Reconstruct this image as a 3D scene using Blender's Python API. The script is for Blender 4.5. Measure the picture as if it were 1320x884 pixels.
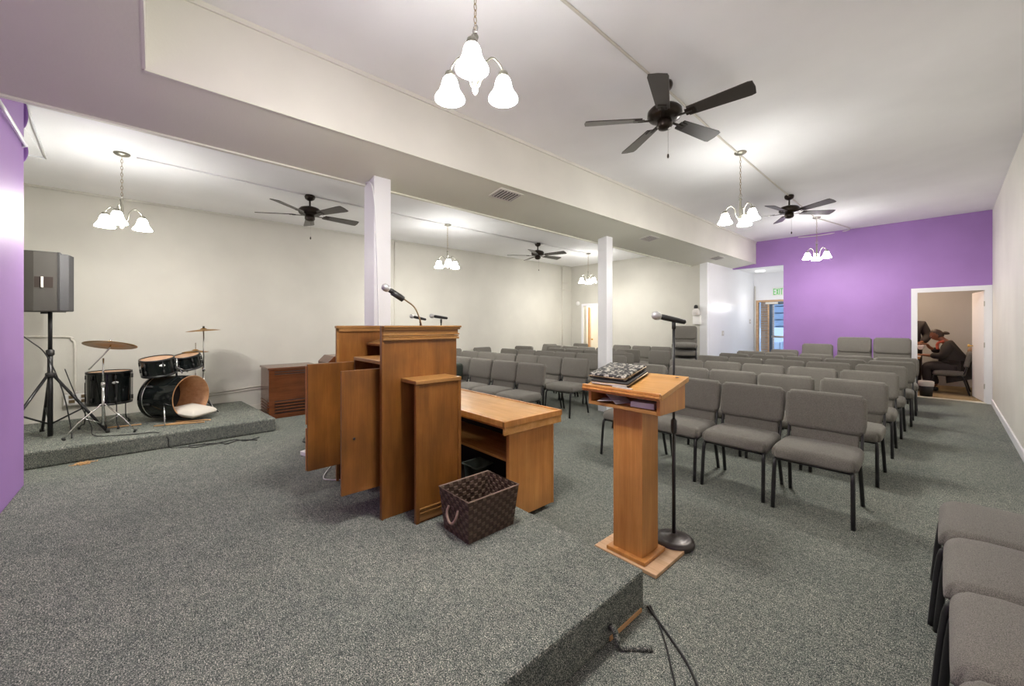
import bpy, bmesh, math, random
from mathutils import Matrix, Vector
random.seed(7)
for o in list(bpy.data.objects): bpy.data.objects.remove(o, do_unlink=True)
S = bpy.context.scene
COL = S.collection
PI = math.pi
R = math.radians

# ------------------------------------------------------------------ camera, world, exposure
YAW = math.atan2(560, 507)
cd = bpy.data.cameras.new('camera'); cam = bpy.data.objects.new('camera', cd); COL.objects.link(cam)
cd.sensor_width = 36; cd.lens = 507/1320*36; cd.shift_y = -24/1320; cd.clip_start = .02; cd.clip_end = 200
cam.location = (0, 0, 1.42); cam.rotation_euler = (PI/2, 0, YAW)
S.camera = cam
S.view_settings.view_transform = 'Standard'; S.view_settings.look = 'None'
S.view_settings.exposure = 0.8; S.view_settings.gamma = 1; S.view_settings.use_curve_mapping = False
W = bpy.data.worlds.new('world'); S.world = W; W.use_nodes = True
bg = W.node_tree.nodes['Background']; bg.inputs[0].default_value = (.62, .76, 1, 1); bg.inputs[1].default_value = 1.6
BULB_W = 17.0          # watts per chandelier bulb
SHADE_E = 27.0          # glow of the glass shades

# ------------------------------------------------------------------ materials
def mat(name, col, rough=.6, metal=0., spec=.5):
    m = bpy.data.materials.new(name); m.use_nodes = True
    b = m.node_tree.nodes['Principled BSDF']
    b.inputs['Base Color'].default_value = (*col, 1); b.inputs['Roughness'].default_value = rough
    b.inputs['Metallic'].default_value = metal; b.inputs['Specular IOR Level'].default_value = spec
    return m
def NT(m): return m.node_tree, m.node_tree.nodes, m.node_tree.links, m.node_tree.nodes['Principled BSDF']
def coords(m, scale=(1,1,1), src='Object', rot=(0,0,0)):
    nt, N, L, b = NT(m)
    t = N.new('ShaderNodeTexCoord'); mp = N.new('ShaderNodeMapping'); mp.inputs['Scale'].default_value = scale
    mp.inputs['Rotation'].default_value = rot
    L.new(t.outputs[src], mp.inputs[0]); return mp.outputs[0]
def noise(m, co, scale, detail=2, rough=.5):
    nt, N, L, b = NT(m)
    n = N.new('ShaderNodeTexNoise'); n.inputs['Scale'].default_value = scale; n.inputs['Detail'].default_value = detail
    n.inputs['Roughness'].default_value = rough
    L.new(co, n.inputs['Vector']); return n.outputs['Fac']
def ramp(m, fac, stops, interp='LINEAR'):
    nt, N, L, b = NT(m)
    r = N.new('ShaderNodeValToRGB'); r.color_ramp.interpolation = interp
    e = r.color_ramp.elements
    while len(e) < len(stops): e.new(.5)
    for i, (p, c) in enumerate(stops): e[i].position = p; e[i].color = (*c, 1)
    L.new(fac, r.inputs[0]); return r.outputs[0]
def mixc(m, a, c, fac, mode='MULTIPLY'):
    nt, N, L, b = NT(m)
    x = N.new('ShaderNodeMix'); x.data_type = 'RGBA'; x.blend_type = mode
    if isinstance(fac, (int, float)): x.inputs[0].default_value = fac
    else: L.new(fac, x.inputs[0])
    L.new(a, x.inputs[6]); L.new(c, x.inputs[7]); return x.outputs[2]
def bump(m, fac, dist=.002, strength=.5):
    nt, N, L, b = NT(m)
    n = N.new('ShaderNodeBump'); n.inputs['Distance'].default_value = dist; n.inputs['Strength'].default_value = strength
    L.new(fac, n.inputs['Height']); L.new(n.outputs[0], b.inputs['Normal'])
def base(m, c): m.node_tree.links.new(c, NT(m)[3].inputs['Base Color'])

def paint(name, col, rough=.5, var=.06, bs=.25):
    m = mat(name, col, rough)
    co = coords(m, src='Object')
    n = noise(m, co, 1.1, 4)
    d = tuple(c*(1-var) for c in col); l = tuple(min(1, c*(1+var)) for c in col)
    base(m, ramp(m, n, [(.3, d), (.7, l)]))
    bump(m, noise(m, co, 60, 3), .002, bs)
    return m
def wood(name, dark, mid, light, axis='z', rough=.35, scale=1.0, blotch=.5):
    m = mat(name, mid, rough)
    k = 14*scale; s = {'x': (1.1, k, k), 'y': (k, 1.1, k), 'z': (k, k, 1.1)}[axis]
    co = coords(m, s); n1 = noise(m, co, 1.6, 6, .6)
    nt, N, L, b = NT(m)
    c1 = ramp(m, n1, [(.28, dark), (.5, mid), (.72, light)])
    s2 = {'x': (5, 160, 160), 'y': (160, 5, 160), 'z': (160, 160, 5)}[axis]
    n2 = noise(m, coords(m, s2), 1, 2)
    c2 = ramp(m, n2, [(.35, (.84, .81, .78)), (.6, (1, 1, 1))])
    n3 = noise(m, coords(m, (1, 1, 1)), 3.2, 3)
    c3 = ramp(m, n3, [(.35, (1-blotch*.5,)*3), (.65, (1, 1, 1))])
    base(m, mixc(m, mixc(m, c1, c2, .7), c3, .8))
    bump(m, n2, .0006, .25)
    return m
def fabric(name, col):
    m = mat(name, col, .95, spec=.15)
    nt, N, L, b = NT(m)
    n = noise(m, coords(m, (1, 1, 1)), 420, 2)
    d = tuple(c*.55 for c in col); l = tuple(c*1.5 for c in col)
    w = N.new('ShaderNodeTexWave'); w.inputs['Scale'].default_value = 95; w.inputs['Distortion'].default_value = 2
    L.new(coords(m, (1, 1, 1)), w.inputs['Vector'])
    c1 = ramp(m, n, [(.35, d), (.65, l)])
    c2 = ramp(m, w.outputs['Fac'], [(0, (.8, .8, .8)), (1, (1.0, 1.0, 1.0))])
    base(m, mixc(m, c1, c2, .8)); bump(m, n, .0015, .4)
    b.inputs['Sheen Weight'].default_value = .12
    return m

def carpet(name, tint=(1, 1, 1)):
    m = mat(name, (.14, .16, .15), 1., spec=.1)
    co = coords(m, src='Object')
    n1 = noise(m, co, 210, 2, .8); n2 = noise(m, co, 60, 4, .8)
    t = lambda c: tuple(a*b for a, b in zip(c, tint))
    c1 = ramp(m, n1, [(.34, t((.024, .032, .029))), (.46, t((.100, .117, .107))), (.54, t((.190, .205, .190))), (.66, t((.70, .67, .60)))])
    c2 = ramp(m, n2, [(.38, (.52, .55, .55)), (.5, (.98, .98, .97)), (.62, (1.30, 1.28, 1.24))])
    c3 = ramp(m, noise(m, co, 1.6, 5, .6), [(.32, (.84, .86, .86)), (.68, (1.08, 1.07, 1.05))])
    c4 = ramp(m, noise(m, co, 22, 3, .7), [(.36, (.80, .82, .82)), (.64, (1.16, 1.15, 1.13))])
    base(m, mixc(m, mixc(m, mixc(m, c1, c2, 1), c3, 1), c4, 1))
    bump(m, n2, .003, .2)
    return m
M = {}
M['carpet'] = carpet('green grey carpet')
M['carpet_far'] = carpet('tan carpet', (1.7, 1.25, .85))
M['wall_grey'] = paint('warm grey wall paint', (.60, .585, .525), .6)
M['wall_cream'] = paint('cream wall paint', (.78, .76, .69), .5)
M['white'] = paint('white gloss paint', (.84, .85, .87), .3, .03)
M['ceiling'] = paint('white ceiling paint', (.92, .92, .92), .75, .04)
M['soffit'] = paint('putty soffit paint', (.77, .77, .66), .6, .03)
M['purple'] = paint('purple wall paint', (.37, .21, .51), .5, .08, .5)
NT(M['purple'])[3].inputs['Specular IOR Level'].default_value = .18
M['purple_d'] = mat('purple pipe paint', (.25, .10, .42), .4)
M['far_wall'] = paint('grey office wall', (.50, .50, .49), .6)
M['door_white'] = paint('white door', (.85, .85, .88), .4, .02)
M['oak'] = wood('honey oak', (.50, .205, .048), (.60, .265, .070), (.68, .33, .10), 'z', .32, .8)
M['oak_h'] = wood('honey oak flat', (.56, .27, .075), (.66, .335, .10), (.74, .40, .14), 'x', .25, .8)
M['oak_pale'] = wood('pale raw oak', (.55, .33, .17), (.68, .43, .24), (.78, .53, .33), 'x', .5)
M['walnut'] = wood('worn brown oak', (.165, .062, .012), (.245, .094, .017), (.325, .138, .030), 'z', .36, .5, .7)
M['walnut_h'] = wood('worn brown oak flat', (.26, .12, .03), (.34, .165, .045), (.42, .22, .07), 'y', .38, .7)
M['mahog'] = wood('mahogany', (.10, .028, .008), (.14, .042, .012), (.18, .060, .018), 'y', .22, .7)
M['mahog_top'] = wood('mahogany top', (.10, .035, .016), (.15, .055, .025), (.2, .08, .04), 'y', .22)
M['dark'] = mat('painted recess shadow', (.02, .012, .008), .8)  # near-black colour standing in for the shade inside recesses
M['chair'] = fabric('grey tweed', (.165, .155, .136))
M['chair_d'] = fabric('darker grey tweed', (.11, .112, .10))
M['black'] = mat('black satin metal', (.012, .012, .013), .33)
M['blackp'] = mat('black plastic', (.02, .02, .02), .5)
M['grille'] = mat('speaker grey plastic', (.045, .042, .036), .5)
M['grille2'] = mat('black grille cloth', (.035, .035, .037), .6)
M['fan'] = mat('dark bronze', (.028, .020, .014), .3, .6)
M['blade'] = mat('fan blade lacquer', (.045, .038, .032), .3)
M['nickel'] = mat('brushed nickel', (.42, .41, .38), .28, 1)
M['pewter'] = mat('pewter', (.30, .29, .24), .35, .9)
M['brassy'] = mat('antique brass', (.36, .27, .16), .35, 1)
M['chrome'] = mat('chrome', (.75, .75, .75), .12, 1)
M['cymbal'] = mat('cymbal bronze', (.42, .24, .08), .3, 1)
M['drum'] = mat('black drum lacquer', (.006, .008, .008), .08)
M['shellwood'] = wood('pale drum shell', (.50, .24, .10), (.62, .32, .15), (.70, .40, .21), 'x', .45)
M['skin_head'] = mat('tan drum head', (.55, .33, .2), .5)
M['cotton'] = mat('off white cotton', (.72, .68, .60), .9)
M['wicker'] = mat('brown woven strap', (.060, .036, .024), .6)
M['wicker2'] = mat('lighter brown woven strap', (.115, .075, .052), .55)
M['rim'] = mat('tan rim', (.30, .21, .16), .6)
M['paper'] = mat('paper', (.66, .63, .60), .8)
M['plastic_w'] = mat('white plastic', (.85, .84, .82), .4)
M['vent'] = mat('vent metal', (.55, .52, .48), .5)
M['greenp'] = mat('grey green plastic', (.22, .28, .25), .5)
M['bag'] = mat('dark bag', (.02, .03, .022), .6)
M['conduit'] = mat('painted conduit', (.66, .63, .56), .45)
M['brass'] = mat('brass', (.75, .5, .15), .3, 1)
M['cable'] = mat('black cable', (.012, .012, .012), .5)
M['skin'] = mat('brown skin', (.24, .095, .045), .5)
M['hair'] = mat('dark brown hair', (.035, .018, .010), .5)
M['coat'] = mat('black coat', (.018, .013, .010), .8)
M['coat2'] = mat('charcoal jacket', (.04, .033, .03), .85)
M['scarf'] = mat('orange red scarf', (.6, .12, .06), .7)
M['tanc'] = mat('tan coat', (.30, .19, .12), .8)
M['mesh_w'] = mat('silver microphone mesh', (.55, .55, .55), .45, .6)
M['wirec'] = mat('wood chips', (.62, .36, .16), .8)
M['glass'] = mat('door glass', (.9, .95, 1), .02)
_g = NT(M['glass'])[3]; _g.inputs['Transmission Weight'].default_value = 1; _g.inputs['IOR'].default_value = 1.02
M['car'] = mat('silver car paint', (.35, .40, .47), .25, .5)
M['siding'] = mat('blue grey siding', (.33, .38, .44), .7)
M['asphalt'] = mat('asphalt', (.30, .33, .37), .9)
# brick for the pier outside
m = mat('tan brick', (.5, .36, .25), .9); bt = m.node_tree.nodes.new('ShaderNodeTexBrick')
bt.inputs['Color1'].default_value = (.50, .33, .21, 1); bt.inputs['Color2'].default_value = (.60, .43, .30, 1); bt.inputs['Mortar'].default_value = (.5, .46, .40, 1)
bt.inputs['Scale'].default_value = 1; bt.inputs['Brick Width'].default_value = .2; bt.inputs['Row Height'].default_value = .067; bt.inputs['Mortar Size'].default_value = .008
m.node_tree.links.new(coords(m, rot=(PI/2, 0, 0)), bt.inputs['Vector']); base(m, bt.outputs[0]); M['brick'] = m
# damask cover
m = mat('black and white damask', (.1, .1, .1), .5)
n = noise(m, coords(m), 38, 3, .6); base(m, ramp(m, n, [(.52, (.02, .02, .022)), (.55, (.46, .44, .38))])); M['damask'] = m
def emis(name, col, st):
    m = mat(name, col, .3); b = NT(m)[3]
    b.inputs['Emission Color'].default_value = (*col, 1); b.inputs['Emission Strength'].default_value = st; return m
M['shade'] = emis('lit frosted glass shade', (1, .985, .955), SHADE_E)
M['sign'] = emis('green exit letters', (.08, .45, .08), .25)
M['downlight'] = emis('round ceiling light lens', (1, .98, .95), .6)
M['picture'] = mat('picture print', (.75, .70, .55), .6)

# ------------------------------------------------------------------ mesh building
class MB:
    def __init__(s): s.v = []; s.f = []; s.sm = []
    def add(s, vs, fs, smooth=False, Mx=None):
        o = len(s.v)
        for p in vs:
            p = Vector(p); s.v.append(tuple(Mx @ p) if Mx is not None else tuple(p))
        for f in fs: s.f.append(tuple(i+o for i in f)); s.sm.append(smooth)
        return s
    def box(s, x0, x1, y0, y1, z0, z1, Mx=None):
        vs = [(x, y, z) for z in (z0, z1) for y in (y0, y1) for x in (x0, x1)]
        return s.add(vs, [(0, 2, 3, 1), (4, 5, 7, 6), (0, 1, 5, 4), (2, 6, 7, 3), (0, 4, 6, 2), (1, 3, 7, 5)], False, Mx)
    def hexa(s, b, t):   # four bottom and four top points, counter-clockwise seen from above
        vs = list(b)+list(t)
        return s.add(vs, [(3, 2, 1, 0), (4, 5, 6, 7)]+[(i, (i+1) % 4, 4+(i+1) % 4, 4+i) for i in range(4)])
    def prism(s, poly, z0, z1, Mx=None):
        n = len(poly)
        vs = [(x, y, z0) for x, y in poly]+[(x, y, z1) for x, y in poly]
        return s.add(vs, [tuple(range(n-1, -1, -1)), tuple(range(n, 2*n))]+[(i, (i+1) % n, n+(i+1) % n, n+i) for i in range(n)], False, Mx)
    def tube(s, pts, r, seg=8, closed=False, Mx=None, caps=True):
        pts = [Vector(p) for p in pts]; n = len(pts)
        rs = r if isinstance(r, (list, tuple)) else [r]*n
        vs = []; up = None
        for i, p in enumerate(pts):
            if closed: t = pts[(i+1) % n]-pts[i-1]
            else: t = pts[min(i+1, n-1)]-pts[max(i-1, 0)]
            t.normalize()
            if up is None:
                up = Vector((0, 0, 1)) if abs(t.z) < .9 else Vector((1, 0, 0))
                a = t.cross(up).normalized()
            else:
                a = (a-t*a.dot(t)).normalized()
            b = t.cross(a)
            for k in range(seg):
                th = 2*PI*(k+.5)/seg
                vs.append(p+(a*math.cos(th)+b*math.sin(th))*rs[i])
        fs = []
        for i in range(n if closed else n-1):
            j = (i+1) % n
            for k in range(seg):
                l = (k+1) % seg
                fs.append((i*seg+k, j*seg+k, j*seg+l, i*seg+l))
        s.add(vs, fs, True, Mx)
        if caps and not closed:
            o = len(s.v)-n*seg
            s.f.append(tuple(o+k for k in range(seg))); s.sm.append(False)
            s.f.append(tuple(o+(n-1)*seg+k for k in range(seg-1, -1, -1))); s.sm.append(False)
        return s
    def lathe(s, prof, seg=16, c=(0, 0, 0), Mx=None, smooth=True):
        n = len(prof); vs = []
        for r, z in prof:
            r = max(r, 1e-5)
            for k in range(seg):
                th = 2*PI*k/seg; vs.append((c[0]+r*math.cos(th), c[1]+r*math.sin(th), c[2]+z))
        fs = [(i*seg+k, i*seg+(k+1) % seg, (i+1)*seg+(k+1) % seg, (i+1)*seg+k) for i in range(n-1) for k in range(seg)]
        return s.add(vs, fs, smooth, Mx)
    def rbox(s, c, size, r, fn=None, mid=3, Mx=None):
        h = [d/2 for d in size]; r = min(r, *h)
        def ax(H, md):
            a = [-H, -H+.35*r, -H+.75*r]; lo, hi = -H+r, H-r
            a += [lo+(hi-lo)*i/md for i in range(md+1)] if hi-lo > 1e-4 else [0]
            return a+[H-.75*r, H-.35*r, H]
        A = [ax(h[i], mid) for i in range(3)]
        key = {}; vs = []; fs = []
        def vid(p):
            k = tuple(round(q, 6) for q in p)
            if k not in key:
                q = Vector(p); inn = Vector([max(-h[i]+r, min(h[i]-r, p[i])) for i in range(3)])
                d = q-inn
                if d.length > 1e-9: q = inn+d.normalized()*r
                if fn: q = Vector(fn(q, h))
                key[k] = len(vs); vs.append(q+Vector(c))
            return key[k]
        for a, b, n in ((0, 1, 2), (1, 2, 0), (2, 0, 1)):
            for sg in (-1, 1):
                for i in range(len(A[a])-1):
                    for j in range(len(A[b])-1):
                        q = []
                        for (ii, jj) in ((i, j), (i+1, j), (i+1, j+1), (i, j+1)):
                            p = [0, 0, 0]; p[a] = A[a][ii]; p[b] = A[b][jj]; p[n] = sg*h[n]; q.append(vid(p))
                        if sg < 0: q.reverse()
                        fs.append(tuple(q))
        return s.add(vs, fs, True, Mx)
    def build(s, name, m, parent=None, bevel=0, loc=None, seg=2):
        me = bpy.data.meshes.new(name); me.from_pydata(s.v, [], s.f); me.update()
        me.polygons.foreach_set('use_smooth', s.sm)
        me.materials.append(M[m] if isinstance(m, str) else m)
        o = bpy.data.objects.new(name, me); COL.objects.link(o)
        if parent is not None: o.parent = parent
        if loc: o.location = loc
        if bevel:
            b = o.modifiers.new('bevel', 'BEVEL'); b.width = bevel; b.segments = seg; b.limit_method = 'ANGLE'; b.angle_limit = R(40)
        return o
def B(*a): return MB().box(*a)
def tag(o, label=None, cat=None, group=None, kind=None):
    if label: o['label'] = label
    if cat: o['category'] = cat
    if group: o['group'] = group
    if kind: o['kind'] = kind
    return o
def thing(name, label, cat, loc=(0, 0, 0), rz=0, group=None):
    o = bpy.data.objects.new(name, None); COL.objects.link(o); o.location = loc; o.rotation_euler = (0, 0, rz)
    o.empty_display_size = .1
    return tag(o, label, cat, group)
def struct(name, mb, m, label=None, bevel=0, parent=None):
    o = mb.build(name, m, parent, bevel)
    if parent is None: tag(o, label, 'building', None, 'structure')
    return o
def copy_tree(o, parent=None):
    c = o.copy(); COL.objects.link(c)
    if parent is not None: c.parent = parent
    for ch in list(o.children): copy_tree(ch, c)
    return c
def T(x, y, z, rz=0, ry=0, rx=0):
    return Matrix.Translation((x, y, z)) @ Matrix.Rotation(rz, 4, 'Z') @ Matrix.Rotation(ry, 4, 'Y') @ Matrix.Rotation(rx, 4, 'X')
def catmull(pts, n=6):
    P = [Vector(p) for p in pts]; P = [P[0]]+P+[P[-1]]; out = []
    for i in range(1, len(P)-2):
        for k in range(n):
            t = k/n; a, b, c, d = P[i-1], P[i], P[i+1], P[i+2]
            out.append(.5*((2*b)+(c-a)*t+(2*a-5*b+4*c-d)*t*t+(3*b-a-3*c+d)*t**3))
    return out+[P[-2]]

XR, YF, XL, YL, ZC, ZL = .55, 11.02, -7.72, 9.45, 3.46, 3.18
YS = -.75   # stage wall
# ------------------------------------------------------------------ room shell
struct('floor', B(XL-.1, XR+.1, -3.0, 11.12, -.12, 0), 'carpet', 'green-grey speckled carpet floor of the hall')
struct('floor_foyer', B(-3.8, -2.3, 11.12, 12.8, -.12, 0), 'carpet', 'carpet floor of the entrance foyer')
struct('floor_office', B(-1.7, 1.1, 11.12, 14.0, -.12, .004), 'carpet_far', 'tan carpet floor of the room behind the doorway')
struct('floor_back_room', B(-7.9, -6.0, 9.57, 12.0, -.12, .002), 'carpet_far', 'floor of the bright room behind the far left door')
struct('floor_outside', B(-12, 4, 12.9, 30, -.25, -.1), 'asphalt', 'grey parking ground outside the glass door')
struct('wall_right', B(XR, XR+.12, -1.0, YF+.1, 0, ZC), 'wall_cream', 'long cream side wall on the right')
wf = MB().box(-2.59, -.40, YF, YF+.1, 0, ZC).box(-.40, .50, YF, YF+.1, 2.06, ZC).box(.50, XR, YF, YF+.1, 0, ZC).box(-3.95, -2.59, YF, YF+.1, 2.835, ZC)
struct('wall_far', wf, 'purple', 'purple far wall with office doorway and foyer opening')
struct('trim_1', B(-.449, -.444, YF-.004, YF, 2.13, ZC), 'purple', 'raised panel seam in the purple wall above the doorway')
struct('wall_left', B(XL-.12, XL, -3.0, YL+.1, 0, ZL+.3), 'wall_grey', 'long warm grey wall of the left bay')
wl = MB().box(XL, -7.25, YL, YL+.12, 0, ZL+.3).box(-7.25, -6.42, YL, YL+.12, 1.97, ZL+.3).box(-6.42, -3.875, YL, YL+.12, 0, ZL+.3)
struct('wall_left_far', wl, 'wall_grey', 'grey end wall of the left bay')
struct('wall_foyer', MB().box(-3.80, -3.70, 9.561, 12.7, 0, 2.95), 'white', 'glossy white partition beside the foyer')
fe = MB().box(-3.8, -3.64, 12.7, 12.82, 0, 2.95).box(-3.64, -2.5, 12.7, 12.82, 2.10, 2.95)
struct('wall_foyer_end', fe, 'white', 'white foyer end wall around the glass door')
struct('wall_foyer_right', B(-2.45, -2.35, YF+.1, 12.82, 0, 2.95), 'white', 'white right wall of the foyer')
struct('ceiling_foyer', B(-3.8, -2.35, YF+.1, 12.82, 2.86, 2.95), 'ceiling', 'white foyer ceiling')
struct('wall_stage', B(-4.74, XR+.1, YS-.14, YS, 0, ZL+.3), 'purple', 'purple wall behind the stage')
struct('wall_left_near', B(XL, -4.7, -3.0, -2.9, 0, ZL+.3), 'wall_grey', 'grey near wall of the left bay')
struct('wall_left_side', B(-4.74, -4.62, -2.9, YS-.14, 0, ZL+.3), 'wall_grey', 'grey return wall behind the stage wall')
struct('ceiling', B(-3.20, XR+.1, -1.0, YF+.1, ZC, ZC+.1), 'ceiling', 'white ceiling of the main hall')
struct('ceiling_left', B(XL-.1, -3.75, -3.0, YL+.1, ZL, ZL+.1), 'ceiling', 'white ceiling of the left bay')
# dropped soffit: long beam with a wide bay over the stage
sf = MB()
xl = lambda y: -3.82-(y-YS)*.0294
ys_ = [YS, -.06, 2, 4, 6, 8, YF]; vs = []; fs = []
for y in ys_:
    for k in range(5):
        f = k/4; vs.append((xl(y)+(-3.18-xl(y))*f, y, 2.80+.12*f))
for i in range(len(ys_)-1):
    for k in range(4): fs.append((i*5+k, (i+1)*5+k, (i+1)*5+k+1, i*5+k+1))
sf.add(vs, fs, False)
sf.add([(x, y, z) for y in (YS, -.06) for x, z in ((-3.18, 2.92), (-1.70, 3.1975), (XR, 3.1975))], [(i, i+3, i+4, i+1) for i in range(2)])
o_ = len(sf.v); n_ = len(ys_)
tl = [(xl(y), y, ZL+.28) for y in ys_]; tr = [(-3.18, y, ZC+.02) for y in ys_]
bl = [vs[i*5] for i in range(n_)]; brr = [vs[i*5+4] for i in range(n_)]
sf.add(tl+tr+bl+brr, [(2*n_+i, i, i+1, 2*n_+i+1) for i in range(n_-1)]+[(n_+i, 3*n_+i, 3*n_+i+1, n_+i+1) for i in range(n_-1)]+[(i, n_+i, n_+i+1, i+1) for i in range(n_-1)]
       +[(2*n_, 3*n_, n_, 0), (3*n_-1, n_-1, 2*n_-1, 4*n_-1)])
cbm = struct('ceiling_beam', sf, 'soffit', 'long dropped beam between the hall and the left bay')
bm_ = bmesh.new(); bm_.from_mesh(cbm.data); bmesh.ops.remove_doubles(bm_, verts=bm_.verts, dist=1e-4); bm_.to_mesh(cbm.data); bm_.free()
# cream painted vertical face of the beam and its edge trims
struct('trim_2', B(-3.18, -3.165, -.05, YF, 2.92, ZC), 'wall_cream', 'cream vertical face of the dropped beam')
struct('trim_3', B(-3.165, -3.150, -.05, YF, 3.425, ZC), 'wall_cream', 'cream strip where the beam face meets the ceiling')
struct('ceiling_stage', MB().prism([(-3.18, 2.921), (XR, 3.20), (XR, ZC), (-3.18, ZC)][:1]+[(-1.70, 3.1985), (XR, 3.1985), (XR, ZC), (-3.18, ZC)], .06, -YS, Matrix.Rotation(PI/2, 4, 'X')), 'soffit', 'low putty coloured ceiling over the near stage')
struct('trim_4', MB().prism([(-3.165, 2.92), (-1.70, 3.1975), (XR, 3.1975), (XR, ZC), (-3.165, ZC)], .045, .06, Matrix.Rotation(PI/2, 4, 'X')), 'wall_cream', 'cream end face of the low stage ceiling')
e = MB(); e.hexa([(-3.835, YS, 2.79), (-3.80, YS, 2.79), (-4.07, YL, 2.79), (-4.105, YL, 2.79)], [(-3.835, YS, 2.815), (-3.80, YS, 2.815), (-4.07, YL, 2.815), (-4.105, YL, 2.815)])
struct('trim_5', e, 'soffit', 'thin moulding along the left lower edge of the beam')
struct('trim_6', B(-3.185, -3.160, -.05, YF-.01, 2.912, 2.921), 'soffit', 'thin moulding along the right lower edge of the beam')
# stage and drum riser
stg = B(-4.75, -1.01, YS, 1.80, 0, .20).build('stage', 'carpet', None, .012); tag(stg, 'carpeted low stage platform filling the left foreground', 'stage')
B(-1.012, -1.004, 1.50, 1.77, .008, .026).build('plywood_edge', 'wirec', stg)
fl = MB()
fl.tube(catmull([(-1.03, 1.52, .05), (-.985, 1.50, .075), (-.96, 1.50, .02), (-.93, 1.53, .01), (-.86, 1.60, .012)], 5), [.012, .013, .014, .014, .016]*5+[.012], 6)
fl.build('loose_carpet_strip', 'carpet', stg)
rs = MB().prism([(XL+.001, -2.88), (-6.0, -2.88), (-6.0, 1.19), (XL+.001, 1.04)], 0, .175).build('drum_riser', 'carpet', None, .022, seg=3)
tag(rs, 'low carpeted drum riser along the left wall under the drum kit', 'riser')
# posts
def post(x0, x1, y0, y1, z0, label, rod):
    p = thing('support_post', label, 'post', ((x0+x1)/2, (y0+y1)/2, z0))
    w, d = (x1-x0)/2, (y1-y0)/2
    B(-w, w, -d, d, 0, 2.86-z0).build('shaft', 'white', p, .006)
    if rod:
        MB().tube(catmull([(-w+.02, -d-.012, 2.82-z0), (w-.01, -d-.012, 2.72-z0), (w+.008, -d+.02, 2.2-z0), (w+.008, -d+.045, 1.2-z0), (w+.008, -d+.05, .02)], 8), .005, 6).build('wire', 'white', p)
post(-3.90, -3.66, 1.54, 1.71, .2, 'white square post rising behind the big pulpit, thin wire on it', True)
post(-3.85, -3.68, 5.39, 5.56, 0, 'white square post between the seating blocks, bare, middle of the three', False)
post(-3.87, -3.70, 9.42, 9.56, 0, 'white square post at the corner of the white foyer partition, farthest back', False)
# trims and baseboards
def casing(name, label, x0, x1, zt, y, w=.085, m='door_white', d=.025):
    mb = MB().box(x0, x0+w, y-d, y, 0, zt-w).box(x1-w, x1, y-d, y, 0, zt-w).box(x0, x1, y-d, y, zt-w, zt)
    return struct(name, mb, m, label)
casing('trim_7', 'white casing around the office doorway in the purple wall', -.465, .548, 2.12, YF)
struct('trim_8', MB().box(-.40, -.385, YF, YF+.1, 0, 2.06).box(.485, .50, YF, YF+.1, 0, 2.06).box(-.40, .5, YF, YF+.1, 2.045, 2.06), 'door_white', 'white jamb inside the office doorway')
struct('trim_9', B(-.385, .485, YF-.03, YF+.12, .001, .012), 'conduit', 'pale metal threshold in the office doorway')
casing('trim_10', 'white casing around the far left doorway', -7.32, -6.35, 2.03, YL, .07)
struct('baseboard_right', B(XR-.018, XR, YS, YF-.03, 0, .10), 'door_white', 'white baseboard along the right wall', .004)
struct('baseboard_left', B(XL, XL+.012, -2.9, YL, 0, .09), 'conduit', 'pale baseboard along the left wall', .003)
struct('baseboard_far', B(-2.59, -.465, YF-.015, YF, 0, .10), 'door_white', 'baseboard under the purple wall', .004)
# moulding at the top of the left wall
struct('trim_11', MB().box(XL, XL+.018, -2.9, YL, ZL-.03, ZL).box(XL, -4.1, YL-.018, YL, ZL-.03, ZL), 'wall_grey', 'narrow grey moulding where left bay walls meet the ceiling')

# office beyond the doorway
struct('wall_office_back', B(-1.7, 1.1, 13.85, 13.95, 0, 2.7), 'far_wall', 'grey back wall of the office')
struct('wall_office_left', B(-1.75, -1.65, YF+.1, 13.95, 0, 2.7), 'far_wall', 'left wall of the office')
struct('wall_office_right', B(.75, .85, YF+.1, 13.95, 0, 2.7), 'far_wall', 'right wall of the office')
struct('ceiling_office', B(-1.75, .85, YF+.1, 13.95, 2.6, 2.7), 'ceiling', 'ceiling of the office')
struct('baseboard_office', B(-1.65, .75, 13.83, 13.85, 0, .10), 'door_white', 'white baseboard of the office')
def lamp(name, loc, w, col=(1, .95, .88), r=.1, parent=None):
    l = bpy.data.lights.new(name, 'POINT'); l.energy = w; l.color = col; l.shadow_soft_size = r
    o = bpy.data.objects.new(name, l); COL.objects.link(o); o.location = loc
    if parent: o.parent = parent
    return o
lamp('office_lamp', (-.75, 12.3, 2.45), 26, (1, .74, .50), .12)
# back room left
br = MB().box(-7.95, -7.85, 9.57, 12, 0, 2.5).box(-6.0, -5.9, 9.57, 12, 0, 2.5).box(-7.95, -5.9, 11.2, 11.3, 0, 2.5).box(-7.95, -5.9, 9.57, 11.3, 2.45, 2.55)
struct('wall_back_room', br, 'wall_cream', 'bright cream walls of the room behind the far left door')
lamp('back_room_lamp', (-6.9, 10.4, 2.3), 30, (1, .93, .82), .15)
dr = thing('door', 'open wooden door with brass hinges seen edge-on in the far left doorway', 'door', (-7.19, YL+.16, 0), R(33))
B(-.018, .018, 0, .74, .01, 1.93).build('leaf', 'oak', dr, .003)
for z in (.3, 1.0, 1.68):
    B(.018, .024, -.012, .04, z, z+.09).build('hinge', 'brass', dr)
MB().lathe([(0, 0), (.012, 0), (.012, .03), (.028, .04), (.03, .06), (0, .075)], 12, Mx=T(.018, .68, .95, 0, PI/2)).build('door_knob', 'brass', dr)
pf = thing('picture_frame', 'dark framed picture inside the bright back room', 'picture', (-7.35, 11.19, 1.66))
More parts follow.
